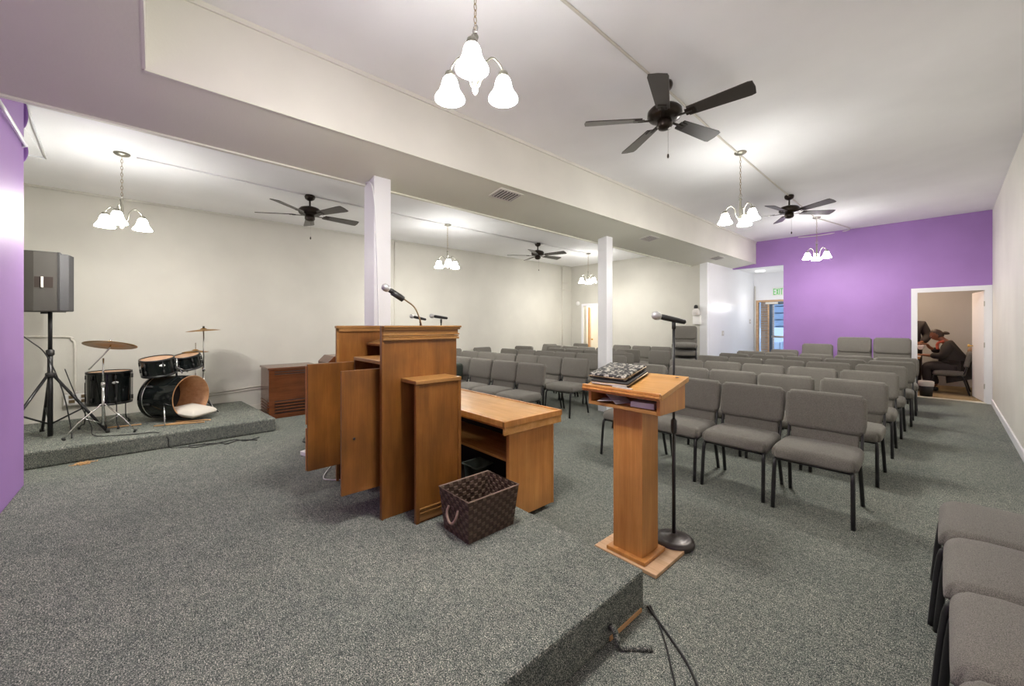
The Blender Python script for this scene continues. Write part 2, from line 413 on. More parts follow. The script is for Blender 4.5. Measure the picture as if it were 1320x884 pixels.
B(-.2, .2, -.03, 0, -.34, .34).build('frame', 'walnut', pf, .004); B(-.16, .16, -.034, -.03, -.3, .3).build('print', 'picture', pf)
# smoke alarm
sa = MB().lathe([(0, -.035), (.055, -.034), (.065, -.02), (.065, 0)], 20, Mx=T(-7.46, YL, 2.05, 0, 0, -PI/2)).build('smoke_alarm', 'plastic_w')
tag(sa, 'round white alarm on the grey wall left of the far doorway', 'alarm')
# paper towel dispenser next to post
ds = thing('soap_dispenser', 'white wall dispenser with black top beside the farthest post', 'dispenser', (-3.93, YL-.001, 1.42))
B(-.08, .10, -.09, 0, 0, .20).build('lower_box', 'plastic_w', ds, .01)
MB().lathe([(.07, 0), (.085, .05), (.07, .13), (.035, .16)], 14, (0.0, -.09, .21)).build('bottle', 'paper', ds)
MB().lathe([(.03, 0), (.045, .03), (.04, .08), (.001, .10)], 12, (0.0, -.09, .36)).build('cap', 'blackp', ds)
# conduits on walls and ceilings
def conduit(pts, r, label, name='conduit', m='conduit', n=0):
    o = MB().tube(catmull(pts, 6) if n else pts, r, 8).build(name, m); return tag(o, label, 'pipe')
conduit([(-1.60, 1.9-2.6, ZC-.01), (-1.62, 3.0, ZC-.01), (-1.66, 5.1, ZC-.01), (-1.68, 9.35, ZC-.01)], .010, 'thin tan conduit along the main ceiling linking the lamps and fans', n=1)
conduit([(-1.66, 9.4, ZC-.012), (-1.45, 10.4, ZC-.012), (-1.40, 10.98, ZC-.02), (-1.9, YF-.012, ZC-.05), (-2.3, YF-.012, ZC-.03)], .009, 'thin wire bending from the last hall lamp to the purple wall', n=1)
conduit([(-5.72, -.15, ZL-.01), (-5.84, 1.56, ZL-.01), (-5.9, 3.8, ZL-.01), (-5.96, 7.9, ZL-.01)], .009, 'white conduit along the left bay ceiling between its lamps', m='ceiling')
conduit([(XL+.018, 8.99, ZL-.03), (XL+.018, 9.01, .02)], .015, 'vertical painted conduit on the left wall near the far corner')
conduit([(XL+.012, 9.01, 2.66), (XL+.012, 9.42, 2.66)], .008, 'upper short pipe on the left wall near the corner')
conduit([(XL+.012, 9.01, 2.46), (XL+.012, 9.42, 2.46)], .008, 'lower short pipe on the left wall near the corner')
conduit([(XL+.01, 3.68, ZL-.03), (XL+.01, 3.68, .02)], .006, 'thin cable running down the left wall behind the first post')
conduit([(XL+.014, .42, .33), (XL+.014, 1.9, .44)], .009, 'upper of two thin pipes low on the wall behind the drums')
conduit([(XL+.014, .42, .29), (XL+.014, 1.9, .40)], .007, 'lower of two thin pipes low on the wall behind the drums')
conduit([(XL+.016, -1.9, 1.27), (XL+.016, -.92, 1.26), (XL+.016, -.82, 1.22), (XL+.016, -.79, 1.1), (XL+.016, -.79, .52)], .013, 'bent conduit on the left wall above the outlet box', n=1)
ob = thing('outlet_box', 'grey quad outlet box on the wall behind the floor tom', 'outlet', (XL, -.76, .36))
B(0, .06, -.13, .13, 0, .17).build('box', 'vent', ob, .006); B(.06, .065, -.12, .12, .02, .15).build('cover', 'plastic_w', ob)
for y in (-.08, .03):
    for z in (.035, .095): B(.065, .075, y, y+.055, z, z+.04).build('socket', 'brassy', ob)
MB().tube([(.03, .13, .06), (.03, .26, .06)], .014, 8).build('conduit_stub', 'vent', ob)
# pipes high on the stage wall corner
conduit([(-3.90, YS+.03, 2.80), (-4.05, YS+.03, 2.795), (-4.68, YS+.02, 2.775), (-4.74, YS-.03, 2.77)], .012, 'purple-white angled pipe high on the stage wall end', m='white', n=0)
conduit([(-4.75, YS-.03, 2.86), (-4.775, YS-.01, 2.82), (-4.78, YS, 2.76), (-4.775, YS-.01, 2.70), (-4.75, YS-.03, 2.66)], .018, 'purple painted pipe elbow on the edge of the stage wall, lower one', m='purple_d', n=1)
conduit([(-4.75, YS-.03, 3.16), (-4.775, YS-.01, 3.12), (-4.78, YS, 3.04), (-4.775, YS-.01, 2.96), (-4.75, YS-.03, 2.92)], .018, 'purple painted pipe elbow on the edge of the stage wall, upper one', m='purple_d', n=1)
hatch = thing('ceiling_hatch', 'white ceiling hatch frame in the left bay near the stage wall', 'hatch', (-5.35, -.95, ZL))
MB().tube([(.40, .18, -.012), (-1.02, .09, -.012)], .012, 4).build('side_batten', 'white', hatch); MB().tube([(-1.02, .09, -.012), (-1.00, -.5, -.012)], .012, 4).build('end_batten', 'white', hatch)
B(-1.0, .40, -.5, .08, -.008, 0).build('panel', 'ceiling', hatch)
# vents in beam soffit
def soffz(x): return 2.80+(x+3.95)/(.77)*.12
for (x, y, lab) in ((-3.36, 2.95, 'nearest'), (-3.40, 6.25, 'middle'), (-3.40, 9.2, 'farthest')):
    vt = thing('air_vent', {'nearest': 'white louvred vent in the beam underside, nearest one before the middle post', 'middle': 'white louvred vent in the beam underside just beyond the middle post', 'farthest': 'white louvred vent in the beam underside near the purple wall'}[lab], 'vent', (x, y, 2.895), 0, 'vents in the beam')
    vt.rotation_euler = (0, -math.atan(.12/.77), 0)
    B(-.11, .11, -.17, .17, -.012, .01).build('frame', 'wall_cream', vt, .003)
    B(-.085, .085, -.145, .145, -.0135, -.011).build('backing', 'dark', vt)
    for k in range(7): B(-.085, .085, -.14+k*.042, -.122+k*.042, -.020, -.010).build('slat', 'vent', vt)
# switches on the white partition
for (y, z, lab) in ((10.36, 1.20, 'pair of white switch plates in the middle of the white partition'), (12.35, 1.5, 'tall white switch box at the far end of the white partition')):
    s_ = thing('light_switch', lab, 'switch', (-3.70, y, z))
    B(0, .008, -.06, .06, -.06, .06).build('plate', 'vent', s_, .002); B(.008, .018, -.012, .012, -.02, .02).build('toggle', 'plastic_w', s_)
dl = thing('ceiling_light', 'round flat ceiling light in the foyer', 'ceiling light', (-3.35, 12.0, 2.86))
MB().lathe([(0, -.03), (.1, -.03), (.115, -.02), (.12, 0)], 20).build('lens', 'downlight', dl)
lamp('foyer_lamp', (-3.1, 11.9, 1.9), 6, (1, .98, .96), .1)
conduit([(-3.66, 12.66, 2.5), (-3.66, 12.66, .02)], .016, 'vertical pipe in the foyer corner left of the glass door')
# foyer glass door
dg = thing('exit_door', 'glass exit door with dark frame and push bar at the foyer end', 'door', (-3.60, 12.70, 0))
fr = MB().box(-.04, .01, -.02, .10, 0, 2.10).box(.01, 1.1, -.02, .10, 2.05, 2.10).box(.24, .28, -.01, .09, 0, 2.05)
fr.build('door_frame', 'oak_pale', dg, .003)
MB().box(.28, .345, .0, .05, .01, 2.04).box(.345, 1.05, 0, .05, 1.97, 2.04).box(.345, 1.05, 0, .05, .01, .22).build('door_rail', mat('blue black aluminium', (.05, .09, .14), .4), dg, .003)
B(.01, .24, .02, .03, 0, 2.05).build('side_pane', 'glass', dg); B(.345, 1.05, .02, .03, .22, 1.97).build('glass_pane', 'glass', dg)
B(.345, 1.05, -.06, -.02, 1.05, 1.11).build('push_bar', 'nickel', dg, .006); B(.2, .5, -.07, -.02, 1.98, 2.04).build('door_closer', 'conduit', dg, .006)
sg = thing('exit_sign', 'green lettered exit sign on the wall above the glass door', 'sign', (-3.085, 12.70, 2.32))
B(-.22, .22, -.03, 0, -.12, .12).build('sign_panel', 'plastic_w', sg, .004)
lt = MB(); sg.scale = (.72, 1, 1)
def seg(x0, x1, z0, z1): lt.box(x0, x1, -.038, -.030, z0, z1)
H_ = .085; w_ = .018
seg(-.18, -.18+w_, -H_, H_)
for z in (-H_, -w_/2, H_-w_): seg(-.18, -.105, z, z+w_)
for sgn in (1, -1):
    lt.add([(-.09, -.038, -H_*sgn), (-.068, -.038, -H_*sgn), (-.008, -.038, H_*sgn), (-.03, -.038, H_*sgn)], [(0, 1, 2, 3)]); 
seg(.012, .012+w_, -H_, H_)
seg(.045, .135, H_-w_, H_); seg(.081, .081+w_, -H_, H_)
lt.build('letters', 'sign', sg)
pr = tag(B(-3.60, -3.33, 12.95, 13.2, -.1, 2.6).build('brick_pier', 'brick'), 'tan brick pier outside behind the narrow side pane', 'pier')
# outside building and car
bd = thing('neighbour_building', 'blue-grey building with siding across the parking lot outside', 'building', (-5, 24, -.1))
B(-4, 9, 0, .3, 0, 5).build('wall', 'siding', bd)
for k in range(14): B(-4, 9, -.03, 0, k*.35, k*.35+.03).build('siding_board', 'siding', bd)
B(-1, 1.2, -.06, -.03, 1.2, 2.8).build('window', 'glass', bd)
cr = thing('parked_car', 'silver car parked outside the glass door', 'car', (-4.2, 18.6, -.1), R(75))
prof = [(-2.1, .35), (2.1, .35), (2.15, .7), (1.9, .88), (1.05, .98), (.5, 1.38), (-.9, 1.40), (-1.6, 1.0), (-2.1, .92)]
MB().prism(prof, -.85, .85, Matrix.Rotation(PI/2, 4, 'X')).build('body', 'car', cr, .05)
MB().prism([(.95, .98), (.48, 1.33), (-.85, 1.35), (-1.4, 1.0)], -.86, .86, Matrix.Rotation(PI/2, 4, 'X')).build('window', 'blackp', cr)
for x in (-1.35, 1.3):
    for y in (-.86, .70):
        MB().lathe([(0, 0), (.2, 0), (.32, .01), (.33, .15), (.2, .16), (0, .16)], 18, Mx=T(x, y, .33, 0, 0, -PI/2)).build('wheel', 'blackp', cr)
for y in (-.6, .6): MB().rbox((2.12, y, .68), (.08, .3, .14), .03).build('headlight', 'plastic_w', cr)

# ------------------------------------------------------------------ chandeliers
def make_chandelier(drop, phase, label, loc, rad=.165):
    t = thing('chandelier', label, 'chandelier', loc)
    MB().lathe([(0, 0), (.065, 0), (.066, -.008), (.055, -.02), (.02, -.03), (0, -.032)], 20).build('canopy', 'pewter', t)
    zb = -drop   # finial bottom
    top = zb+.34
    ch = MB(); n = max(2, int((-.03-top)/.032))
    for i in range(n):
        z = -.03-(i+.5)*(-.03-top)/n; h = (-.03-top)/n*.62
        pts = [(.008*math.cos(a), 0, z+h*math.sin(a)) for a in [k*PI/4 for k in range(8)]]
        ch.tube(pts, .0022, 5, True, T(0, 0, 0, (i % 2)*PI/2))
    ch.build('chain', 'brassy', t)
    MB().tube([(.02*math.cos(a), 0, top+.0+.02*math.sin(a)) for a in [k*PI/8 for k in range(16)]], .003, 6, True).build('ring', 'nickel', t)
    MB().lathe([(0, .32), (.010, .318), (.018, .30), (.012, .285), (.011, .27), (.014, .20), (.017, .10), (.024, .085), (.030, .07), (.024, .05), (.012, .035), (.016, .025), (.010, .012), (.001, 0)], 14, (0, 0, zb)).build('stem', 'pewter', t)
    for k in range(3):
        a = R(phase+120*k); c, s_ = math.cos(a), math.sin(a)
        arm = thing_part('arm', t, (0, 0, 0))
        pts = catmull([(.02, 0, zb+.075), (.045, 0, zb+.11), (.06, 0, zb+.185), (rad*.62, 0, zb+.228), (rad*.9, 0, zb+.20), (rad, 0, zb+.165)], 5)
        am = MB().tube([(p.x*c, p.x*s_, p.z) for p in pts], .0055, 8).build('arm', 'pewter', t)
        MB().lathe([(.010, .0), (.024, -.006), (.028, -.02), (.028, -.034), (.0, -.034)], 14, (rad*c, rad*s_, zb+.175)).build('socket', 'pewter', am)
        z0 = zb+.145
        MB().lathe([(.026, 0), (.036, -.012), (.042, -.03), (.047, -.055), (.056, -.078), (.070, -.098), (.079, -.115), (.079, -.122), (.074, -.122), (.064, -.10), (.05, -.08), (.040, -.055), (.035, -.03), (.028, -.01)], 20, (rad*c, rad*s_, z0)).build('glass_shade', 'shade', am)
        lamp('bulb', (rad*c, rad*s_, z0-.135), BULB_W, (1, .955, .89), .035, t)
    return t
def thing_part(*a): return None
make_chandelier(.86, 78, 'three-light chandelier nearest the camera, top centre of the photo', (-1.63, 1.22, ZC))
make_chandelier(.86, 93, 'three-light chandelier between the two ceiling fans of the main hall', (-1.64, 5.14, ZC))
make_chandelier(.82, 102, 'three-light chandelier hanging in front of the purple wall', (-1.66, 9.34, ZC))
make_chandelier(.78, 111, 'three-light chandelier over the drum riser in the left bay', (-5.70, -.26, ZL))
make_chandelier(.78, 93, 'three-light chandelier in the left bay between the first two posts', (-5.90, 3.81, ZL))
make_chandelier(.76, 0, 'three-light chandelier in the left bay by the far doorway', (-5.96, 7.94, ZL))

# ------------------------------------------------------------------ ceiling fans
def make_fan(phase, label, loc, drop=.1, zc=ZC):
    t = thing('ceiling_fan', label, 'ceiling fan', loc)
    MB().lathe([(0, 0), (.062, 0), (.066, -.02), (.058, -.05), (.03, -.07), (.014, -.075)], 20).build('canopy', 'fan', t)
    MB().tube([(0, 0, -.07), (0, 0, -.075-drop)], .012, 10).build('downrod', 'fan', t)
    z = -.075-drop
    MB().lathe([(.02, .01), (.05, 0), (.115, -.02), (.138, -.045), (.14, -.085), (.125, -.105), (.09, -.12), (.0, -.12)], 28, (0, 0, z)).build('motor_housing', 'fan', t)
    MB().lathe([(.05, -.118), (.062, -.13), (.064, -.165), (.05, -.19), (.02, -.20), (0, -.2)], 20, (0, 0, z)).build('switch_housing', 'fan', t)
    for k in range(5):
        a = R(phase+72*k); Mx = T(0, 0, z-.115, a)
        ir = MB().box(.08, .22, -.012, .012, -.006, .0, Mx).box(.17, .25, -.035, .035, -.004, .002, T(0, 0, z-.115, a) @ Matrix.Rotation(-R(13), 4, 'X'))
        ir.build('blade_iron', 'fan', t)
        Mb = Mx @ Matrix.Rotation(-R(13), 4, 'X')
        MB().prism([(.19, -.052), (.63, -.074), (.66, -.066), (.668, 0), (.66, .066), (.63, .074), (.19, .052)], .002, .010, Mb).build('blade', 'blade', t)
    pc = MB().tube([(.03, 0, z-.19), (.03, 0, z-.42)], .0015, 5).build('pull_chain', 'nickel', t)
    MB().lathe([(.001, .02), (.008, .01), (.009, -.01), (.001, -.022)], 10, (.03, 0, z-.43)).build('pull_knob', 'fan', pc)
    return t
make_fan(4.5, 'dark five-blade ceiling fan nearest the camera in the main hall', (-1.60, 3.19, ZC), .12)
make_fan(45, 'dark five-blade ceiling fan near the purple wall in the main hall', (-1.67, 7.43, ZC), .09)
make_fan(22, 'dark five-blade ceiling fan in the left bay, left of the first post', (-5.84, 1.56, ZL), .08)
make_fan(14, 'dark five-blade ceiling fan in the left bay, small between the two posts', (-5.95, 6.14, ZL), .08)

# ------------------------------------------------------------------ stacking chairs
def make_chair():
    t = thing('stacking_chair', 'x', 'chair')
    W2 = .264
    def rc(a, b, ha, hb, c):        # round the corners of a pad in its own plane
        ca, cb_ = max(0, abs(a)-(ha-c)), max(0, abs(b)-(hb-c))
        if ca > 0 and cb_ > 0:
            k = max(ca, cb_)/math.hypot(ca, cb_); ca *= k; cb_ *= k
            a = math.copysign(ha-c+ca, a); b = math.copysign(hb-c+cb_, b)
        return a, b
    def seatf(q, h):
        x, y, z = q
        x, y = rc(x, y, h[0], h[1], .06)
        f = max(0, (-y-h[1]+.12)/.12)                       # waterfall front
        z2 = z - .022*f*f*(1 if z > -.02 else .2) + (.014*(1-(x/h[0])**2)*(1-(y/h[1])**2) if z > 0 else 0)
        return (x*(1-.04*max(0, y/h[1])), y, z2)
    MB().rbox((0, .232, .424), (2*W2, .46, .104), .046, seatf, 5).build('seat', 'chair', t)
    def backf(q, h):
        x, y, z = q
        x, z = rc(x, z, h[0], h[2], .055)
        yy = y-.018*(x/h[0])**2
        if y < 0: yy -= .014*(1-(x/h[0])**2)*(1-(z/h[2])**2)
        return (x*(1-.03*max(0, -z/h[2])**3), yy, z)
    MB().rbox((0, 0, 0), (2*W2, .074, .320), .035, backf, 5, T(0, .505, .703, 0, 0, -R(12))).build('backrest', 'chair', t)
    MB().rbox((0, 0, 0), (.44, .034, .17), .015, None, 2, T(0, .462, .50, 0, 0, -R(12))).build('back_panel', 'chair', t)
    for sx in (-1, 1):
        fp = catmull([(sx*.225, .10, .375), (sx*.228, .045, .368), (sx*.233, .012, .33), (sx*.238, -.018, .0)], 4)
        MB().tube(fp, .0145, 8).build('leg', 'black', t)
        rp = catmull([(sx*.215, .34, .375), (sx*.222, .40, .368), (sx*.227, .43, .32), (sx*.236, .51, .0)], 4)
        MB().tube(rp, .0145, 8).build('leg', 'black', t)
    fr = MB()
    for sx in (-1, 1):
        fr.tube([(sx*.222, .08, .376), (sx*.214, .36, .376)], .011, 6)
        fr.tube(catmull([(sx*.235, .36, .376), (sx*.238, .43, .42), (sx*.236, .475, .56), (sx*.222, .50, .66)], 4), .011, 6)
    for y in (.035, .36): fr.tube([(-.222, y, .372), (.222, y, .372)], .011, 6)
    fr.build('frame', 'black', t)
    return t
proto = make_chair(); used = [False]
def chair(x, y, rz, label, group, z=0, cmat=None):
    if not used[0]: o = proto; used[0] = True
    else: o = copy_tree(proto)
    o.location = (x, y, z); o.rotation_euler = (0, 0, rz); o['label'] = label; o['group'] = group
    return o
ORD = ['', 'second', 'third', 'fourth', 'fifth', 'sixth', 'seventh']
ROW = ['front row', 'second row', 'third row', 'fourth row', 'fifth row', 'sixth row']
def jit(s=.012): return random.uniform(-s, s)
# right block: rows face the stage (-Y)
rows = [(3.59, -.665, 4, 0), (4.67, -.64, 5, 0), (5.80, -.63, 5, 0), (6.85, -.62, 5, 0), (7.77, -.57, 5, 0), (8.72, -.56, 5, 0)]
for r, (y, x, n, a) in enumerate(rows):
    for k in range(n):
        lab = ('grey chair at the right aisle end of the %s, right block' % ROW[r]) if k == 0 else \
              ('grey chair, %s from the aisle end in the %s, right block' % (ORD[k], ROW[r]))
        if r == 1 and k == 0: lab = 'grey chair with bluish sheen at the aisle end of the second row, right block'
        chair(x-.545*k+jit(), y+jit(.02)+(.02*k if r == 0 else 0), R(random.uniform(-1.5, 1.5)), lab, 'grey chairs of the right seating block')
# chairs at the back against the purple wall
for k, (x, lv) in enumerate(((-.70, 3), (-1.25, 3), (-1.83, 2))):
    for s_ in range(lv):
        chair(x, 9.95-(.1 if k == 2 else 0), 0, 'grey chair, %s of the %s stack before the purple wall' % (['bottom', 'middle' if lv == 3 else 'top', 'top'][s_], ['right three-chair', 'left three-chair', 'lower two-chair'][k]), 'chairs along the purple wall', z=.15*s_)
chair(-2.42, 9.85, 0, 'leftmost low grey chair before the purple wall, by the foyer opening', 'chairs along the purple wall')
# left block
def leftrow(xr, y, tilt, n, r, pitch=.545):
    for k in range(n):
        c, s_ = math.cos(R(tilt)), math.sin(R(tilt))
        lab = ('grey chair at the right end of the %s, left block' % ROW[r]) if k == 0 else \
              ('grey chair, %s from the right end in the %s, left block' % (ORD[k], ROW[r]))
        d = pitch*(k+.5)
        chair(xr-d*c+jit(.008), y-d*s_+jit(.01), R(tilt+random.uniform(-1, 1)), lab, 'grey chairs of the left seating block')
leftrow(-3.70, 3.52, 3.5, 6, 0)
leftrow(-3.79, 4.66, 5, 6, 1, .53)
leftrow(-3.80, 5.72, 4, 6, 2, .53)
leftrow(-4.35, 6.62, 2, 4, 3, .53)
leftrow(-5.20, 7.42, 0, 4, 4, .53)
# chairs along the left wall and the end wall
chair(-7.15, 5.95, R(90), 'single grey chair against the left wall facing the hall, halfway along it', 'chairs along the left wall')
chair(-7.15, 5.0, R(84), 'grey chair against the left wall just right of the pulpit edge', 'chairs along the left wall')
chair(-7.18, 6.6, R(20), 'grey chair turned askew by the left wall, second beyond the halfway chair', 'chairs along the left wall')
chair(-7.30, 7.9, R(40), 'grey chair near the left wall angled to the hall, below the wall conduit', 'chairs along the left wall')
chair(-7.22, 8.75, 0, 'grey chair in the far left corner beneath the round alarm', 'chairs along the left wall')
for k, x in enumerate((-5.87, -5.31, -4.78, -4.30)):
    chair(x, 8.82+.02*k, R(random.uniform(-3, 3)), 'grey chair against the far grey wall, %s left of the stack' % ['fourth', 'third', 'second', 'first'][k], 'chairs along the far grey wall')
chair(-3.98, 6.33, R(38), 'grey chair turned sideways right of the middle post, nearest there', 'loose chairs right of the middle post')
chair(-4.62, 7.45, R(25), 'grey chair half hidden behind the turned chair right of the middle post', 'loose chairs right of the middle post')
lc = chair(-4.15, 7.50, R(-4), 'grey chair facing the camera beside the microphone pole, papers on it', 'loose chairs right of the middle post')
# the stack of chairs by the far post
for s_ in range(4):
    chair(-3.86, 8.60, R(24), 'grey chair in the tall stack by the farthest post, %s of four' % ['bottom', 'second from the bottom', 'third from the bottom', 'top'][s_], 'tall stack by the farthest post', z=.175*s_)
# right foreground chairs along the right wall, facing the hall
for k, y in enumerate((2.955, 2.435, 1.92, 1.405)):
    chair((-.03, -.012, .004, .012)[k], y, R(-90), 'grey chair along the right wall, %s' % ['farthest of the four at the right edge', 'second farthest at the right edge', 'second nearest, large seat at the right edge', 'nearest, only its seat edge at the bottom right corner'][k], 'chairs along the right wall')
bgp = MB().rbox((0, 0, .15), (.28, .20, .30), .06, None, 2).build('handbag', 'bag', None, loc=(-5.56, 3.72, .478)); bgp.rotation_euler = (0, 0, .2)
tag(bgp, 'dark green-black bag on a front row chair beside the pulpit', 'bag')
pp = MB().rbox((0, 0, .0), (.2, .14, .02), .004, None, 1).build('paper_stack', 'paper', None, loc=(-4.03, 7.62, .490)); tag(pp, 'small white papers on the chair beside the microphone pole', 'paper')

# ------------------------------------------------------------------ pulpit (stage level .2)
Z0 = .2
pu = thing('pulpit', 'large brown oak pulpit seen from behind with open cabinet doors', 'pulpit', (-2.78, 1.3, Z0))
def P(x0, x1, y0, y1, z0, z1): return (x0+2.78, x1+2.78, y0-1.3, y1-1.3, z0-Z0, z1-Z0)
sp = B(*P(-2.385, -2.36, 1.045, 1.60, .2, 1.345)).build('side_panel', 'walnut', pu, .003)
cr_ = MB().box(*P(-2.36, -2.352, 1.05, 1.60, 1.33, 1.345))
for i, (z0, z1, d) in enumerate(((1.318, 1.332, .014), (1.335, 1.345, .012), (1.348, 1.358, .016), (1.358, 1.385, .008), (1.385, 1.398, .020), (1.398, 1.412, .026))):
    cr_.box(*P(-2.385, -2.36+d, 1.045, 1.60+d, z0, z1))
cr_.build('crown_moulding', 'walnut_h', sp, .003)
B(*P(-2.385, -2.352, 1.04, 1.052, .2, 1.412)).build('edge_strip', 'walnut', sp, .002)
lp = B(*P(-3.22, -3.195, 1.045, 1.60, .2, 1.39)).build('side_panel', 'walnut', pu, .003)
MB().box(*P(-3.225, -3.175, 1.04, 1.60, 1.39, 1.41)).box(*P(-3.195, -3.180, 1.04, 1.06, .2, 1.39)).box(*P(-3.195, -3.18, 1.04, 1.6, 1.362, 1.39)).build('edge_moulding', 'walnut_h', lp, .003)
B(*P(-3.195, -2.385, 1.575, 1.60, .2, 1.40)).build('front_panel', 'walnut', pu, .003)
dk = MB(); dk.hexa([(-3.19+2.78, 1.28-1.3, 1.25-Z0), (-2.39+2.78, 1.28-1.3, 1.25-Z0), (-2.39+2.78, 1.575-1.3, 1.33-Z0), (-3.19+2.78, 1.575-1.3, 1.33-Z0)],
                   [(-3.19+2.78, 1.28-1.3, 1.268-Z0), (-2.39+2.78, 1.28-1.3, 1.268-Z0), (-2.39+2.78, 1.575-1.3, 1.348-Z0), (-3.19+2.78, 1.575-1.3, 1.348-Z0)])
dk.build('reading_desk', 'walnut_h', pu, .003)
cb = MB().box(*P(-2.96, -2.385, 1.09, 1.575, 1.155, 1.18)).build('cabinet_top', 'walnut_h', pu, .003)
B(*P(-2.985, -2.96, 1.10, 1.575, .2, 1.155)).build('cabinet_side', 'walnut', pu, .003)
B(*P(-2.96, -2.385, 1.11, 1.575, .42, .44)).build('cabinet_bottom', 'walnut_h', pu, .003)
B(*P(-2.96, -2.385, 1.12, 1.575, .80, .82)).build('cabinet_shelf', 'walnut_h', pu, .003)
da = MB().box(*P(-2.975, -2.955, .775, 1.095, .405, 1.145)).build('door', 'walnut', pu, .002)
for a_, b_ in ((.405, .70), (.725, 1.13)): B(*P(-2.992, -2.975, .77, .80, a_, b_)).build('edge_stile', 'oak', da, .002)
db = B(*P(-2.455, -2.435, .825, 1.09, .385, 1.138)).build('door', 'walnut', pu, .002)
MB().lathe([(0, .0), (.008, 0), (.008, .004), (0, .006)], 10, Mx=T(-2.435+2.78, .90-1.3, .72-Z0, 0, PI/2)).build('screw', 'black', db)
wg = B(*P(-2.195, -2.17, 1.175, 1.50, .2, 1.05)).build('wing_panel', 'walnut', pu, .003)
B(*P(-2.36, -2.16, 1.17, 1.505, 1.05, 1.075)).build('wing_top', 'walnut_h', pu, .004)
for a_, b_ in ((1.172, 1.195), (1.48, 1.503)): B(*P(-2.17, -2.163, a_, b_, .2, 1.05)).build('wing_stile', 'walnut', wg, .002)
mo = MB()
for z0, z1, d in ((.215, .255, .010), (.258, .268, .016), (.272, .28, .012), (.284, .291, .016)): mo.box(*P(-2.17, -2.17+d, 1.195, 1.48, z0, z1))
mo.build('base_moulding', 'walnut_h', wg, .002)
B(*P(-2.36, -2.195, 1.47, 1.495, .2, 1.05)).build('wing_end', 'walnut', pu, .002)
# wood console behind
co_ = thing('music_console', 'small brown wooden console with slanted end behind the open pulpit door', 'console', (-4.30, 1.42, .2))
MB().add([(-.12, -.16, 0), (-.12, .22, 0), (-.12, .22, .90), (-.12, -.10, .90), (-.12, -.16, .84), (.20, -.16, 0), (.20, .22, 0), (.20, .22, .90), (.20, -.10, .90), (.20, -.16, .84)],
         [(0, 1, 2, 3, 4), (9, 8, 7, 6, 5), (0, 5, 6, 1), (1, 6, 7, 2), (2, 7, 8, 3), (3, 8, 9, 4), (4, 9, 5, 0)]).build('body', 'mahog', co_, .004)
B(.0, .19, .0, .2, .90, .925).build('music_ledge', 'oak', co_, .003)

# microphones
def mic(parent, Mx, ln=.17):
    MB().lathe([(0, 0), (.017, .001), (.019, .02), (.018, .10), (.015, ln-.01), (.001, ln)], 12, Mx=Mx).build('mic_body', 'blackp', parent)
    MB().lathe([(.018, .0), (.026, -.012), (.0285, -.03), (.024, -.048), (.012, -.058), (.001, -.060)], 14, Mx=Mx).build('mic_head', 'mesh_w', parent)
def aim(p, d):
    q = Vector(d).to_track_quat('Z', 'Y'); return Matrix.Translation(p) @ q.to_matrix().to_4x4()
gm = thing('gooseneck_microphone', 'silver-headed microphone on a brass gooseneck rising from the pulpit', 'microphone', (-2.75, 1.545, 1.34))
MB().tube(catmull([(0, 0, 0), (0, -.01, .08), (0, -.06, .20), (0, -.13, .255), (0, -.19, .285)], 7), .0055, 8).build('gooseneck', 'brassy', gm)
MB().lathe([(0, 0), (.03, 0), (.03, .01), (.01, .02), (0, .02)], 16).build('base', 'black', gm)
mic(gm, aim((0, -.275, .335), (0, .87, -.45)), .14)
MB().tube([(0, -.25, .315), (0, -.165, .268)], .021, 10).build('clip', 'blackp', gm)
def mic_stand(x, y, z0, hz, label, d, big=True, tilt=-.22):
    t = thing('microphone_stand', label, 'microphone stand', (x, y, z0))
    h = hz-z0
    if big:
        MB().lathe([(0, .0), (.118, 0), (.127, .015), (.122, .034), (.095, .048), (.085, .044), (.078, .050), (.062, .047), (.055, .054), (.038, .052), (.03, .062), (.012, .07)], 32).build('base', mat('worn iron', (.055, .045, .042), .35, .3), t)
    else:
        MB().lathe([(0, .0), (.118, 0), (.127, .015), (.02, .04), (.012, .07)], 24).build('base', 'black', t)
    MB().tube([(0, 0, .04), (0, 0, h*.52)], .0115, 10).build('lower_tube', 'black', t)
    MB().tube([(0, 0, h*.51), (0, 0, h-.03)], .0085, 10).build('upper_tube', 'black', t)
    MB().lathe([(.012, 0), (.019, .01), (.019, .085), (.013, .095)], 12, (0, 0, h*.50)).build('clutch', 'blackp', t)
    dx, dy = d
    MB().tube([(0, 0, h-.035), (0, 0, h-.01), (dx*-.0, dy*-.0, h+.01)], .012, 8).build('clip', 'blackp', t)
    Mx = aim((dx*.085, dy*.085, h+.045), (-dx, -dy, tilt))
    mic(t, Mx)
    return t
cdir = lambda a: (math.cos(R(a)), math.sin(R(a)))
mic_stand(-1.187, 2.49, 0, 1.425, 'tall black microphone stand with heavy round base beside the oak lectern', cdir(228), True)
mic_stand(-4.72, 2.62, 0, 1.475, 'microphone on stand behind the pulpit, left of the pair above its top', cdir(230), False)
mic_stand(-4.17, 2.60, 0, 1.475, 'microphone on stand behind the pulpit, right of the pair above its top', cdir(230), False, -.15)

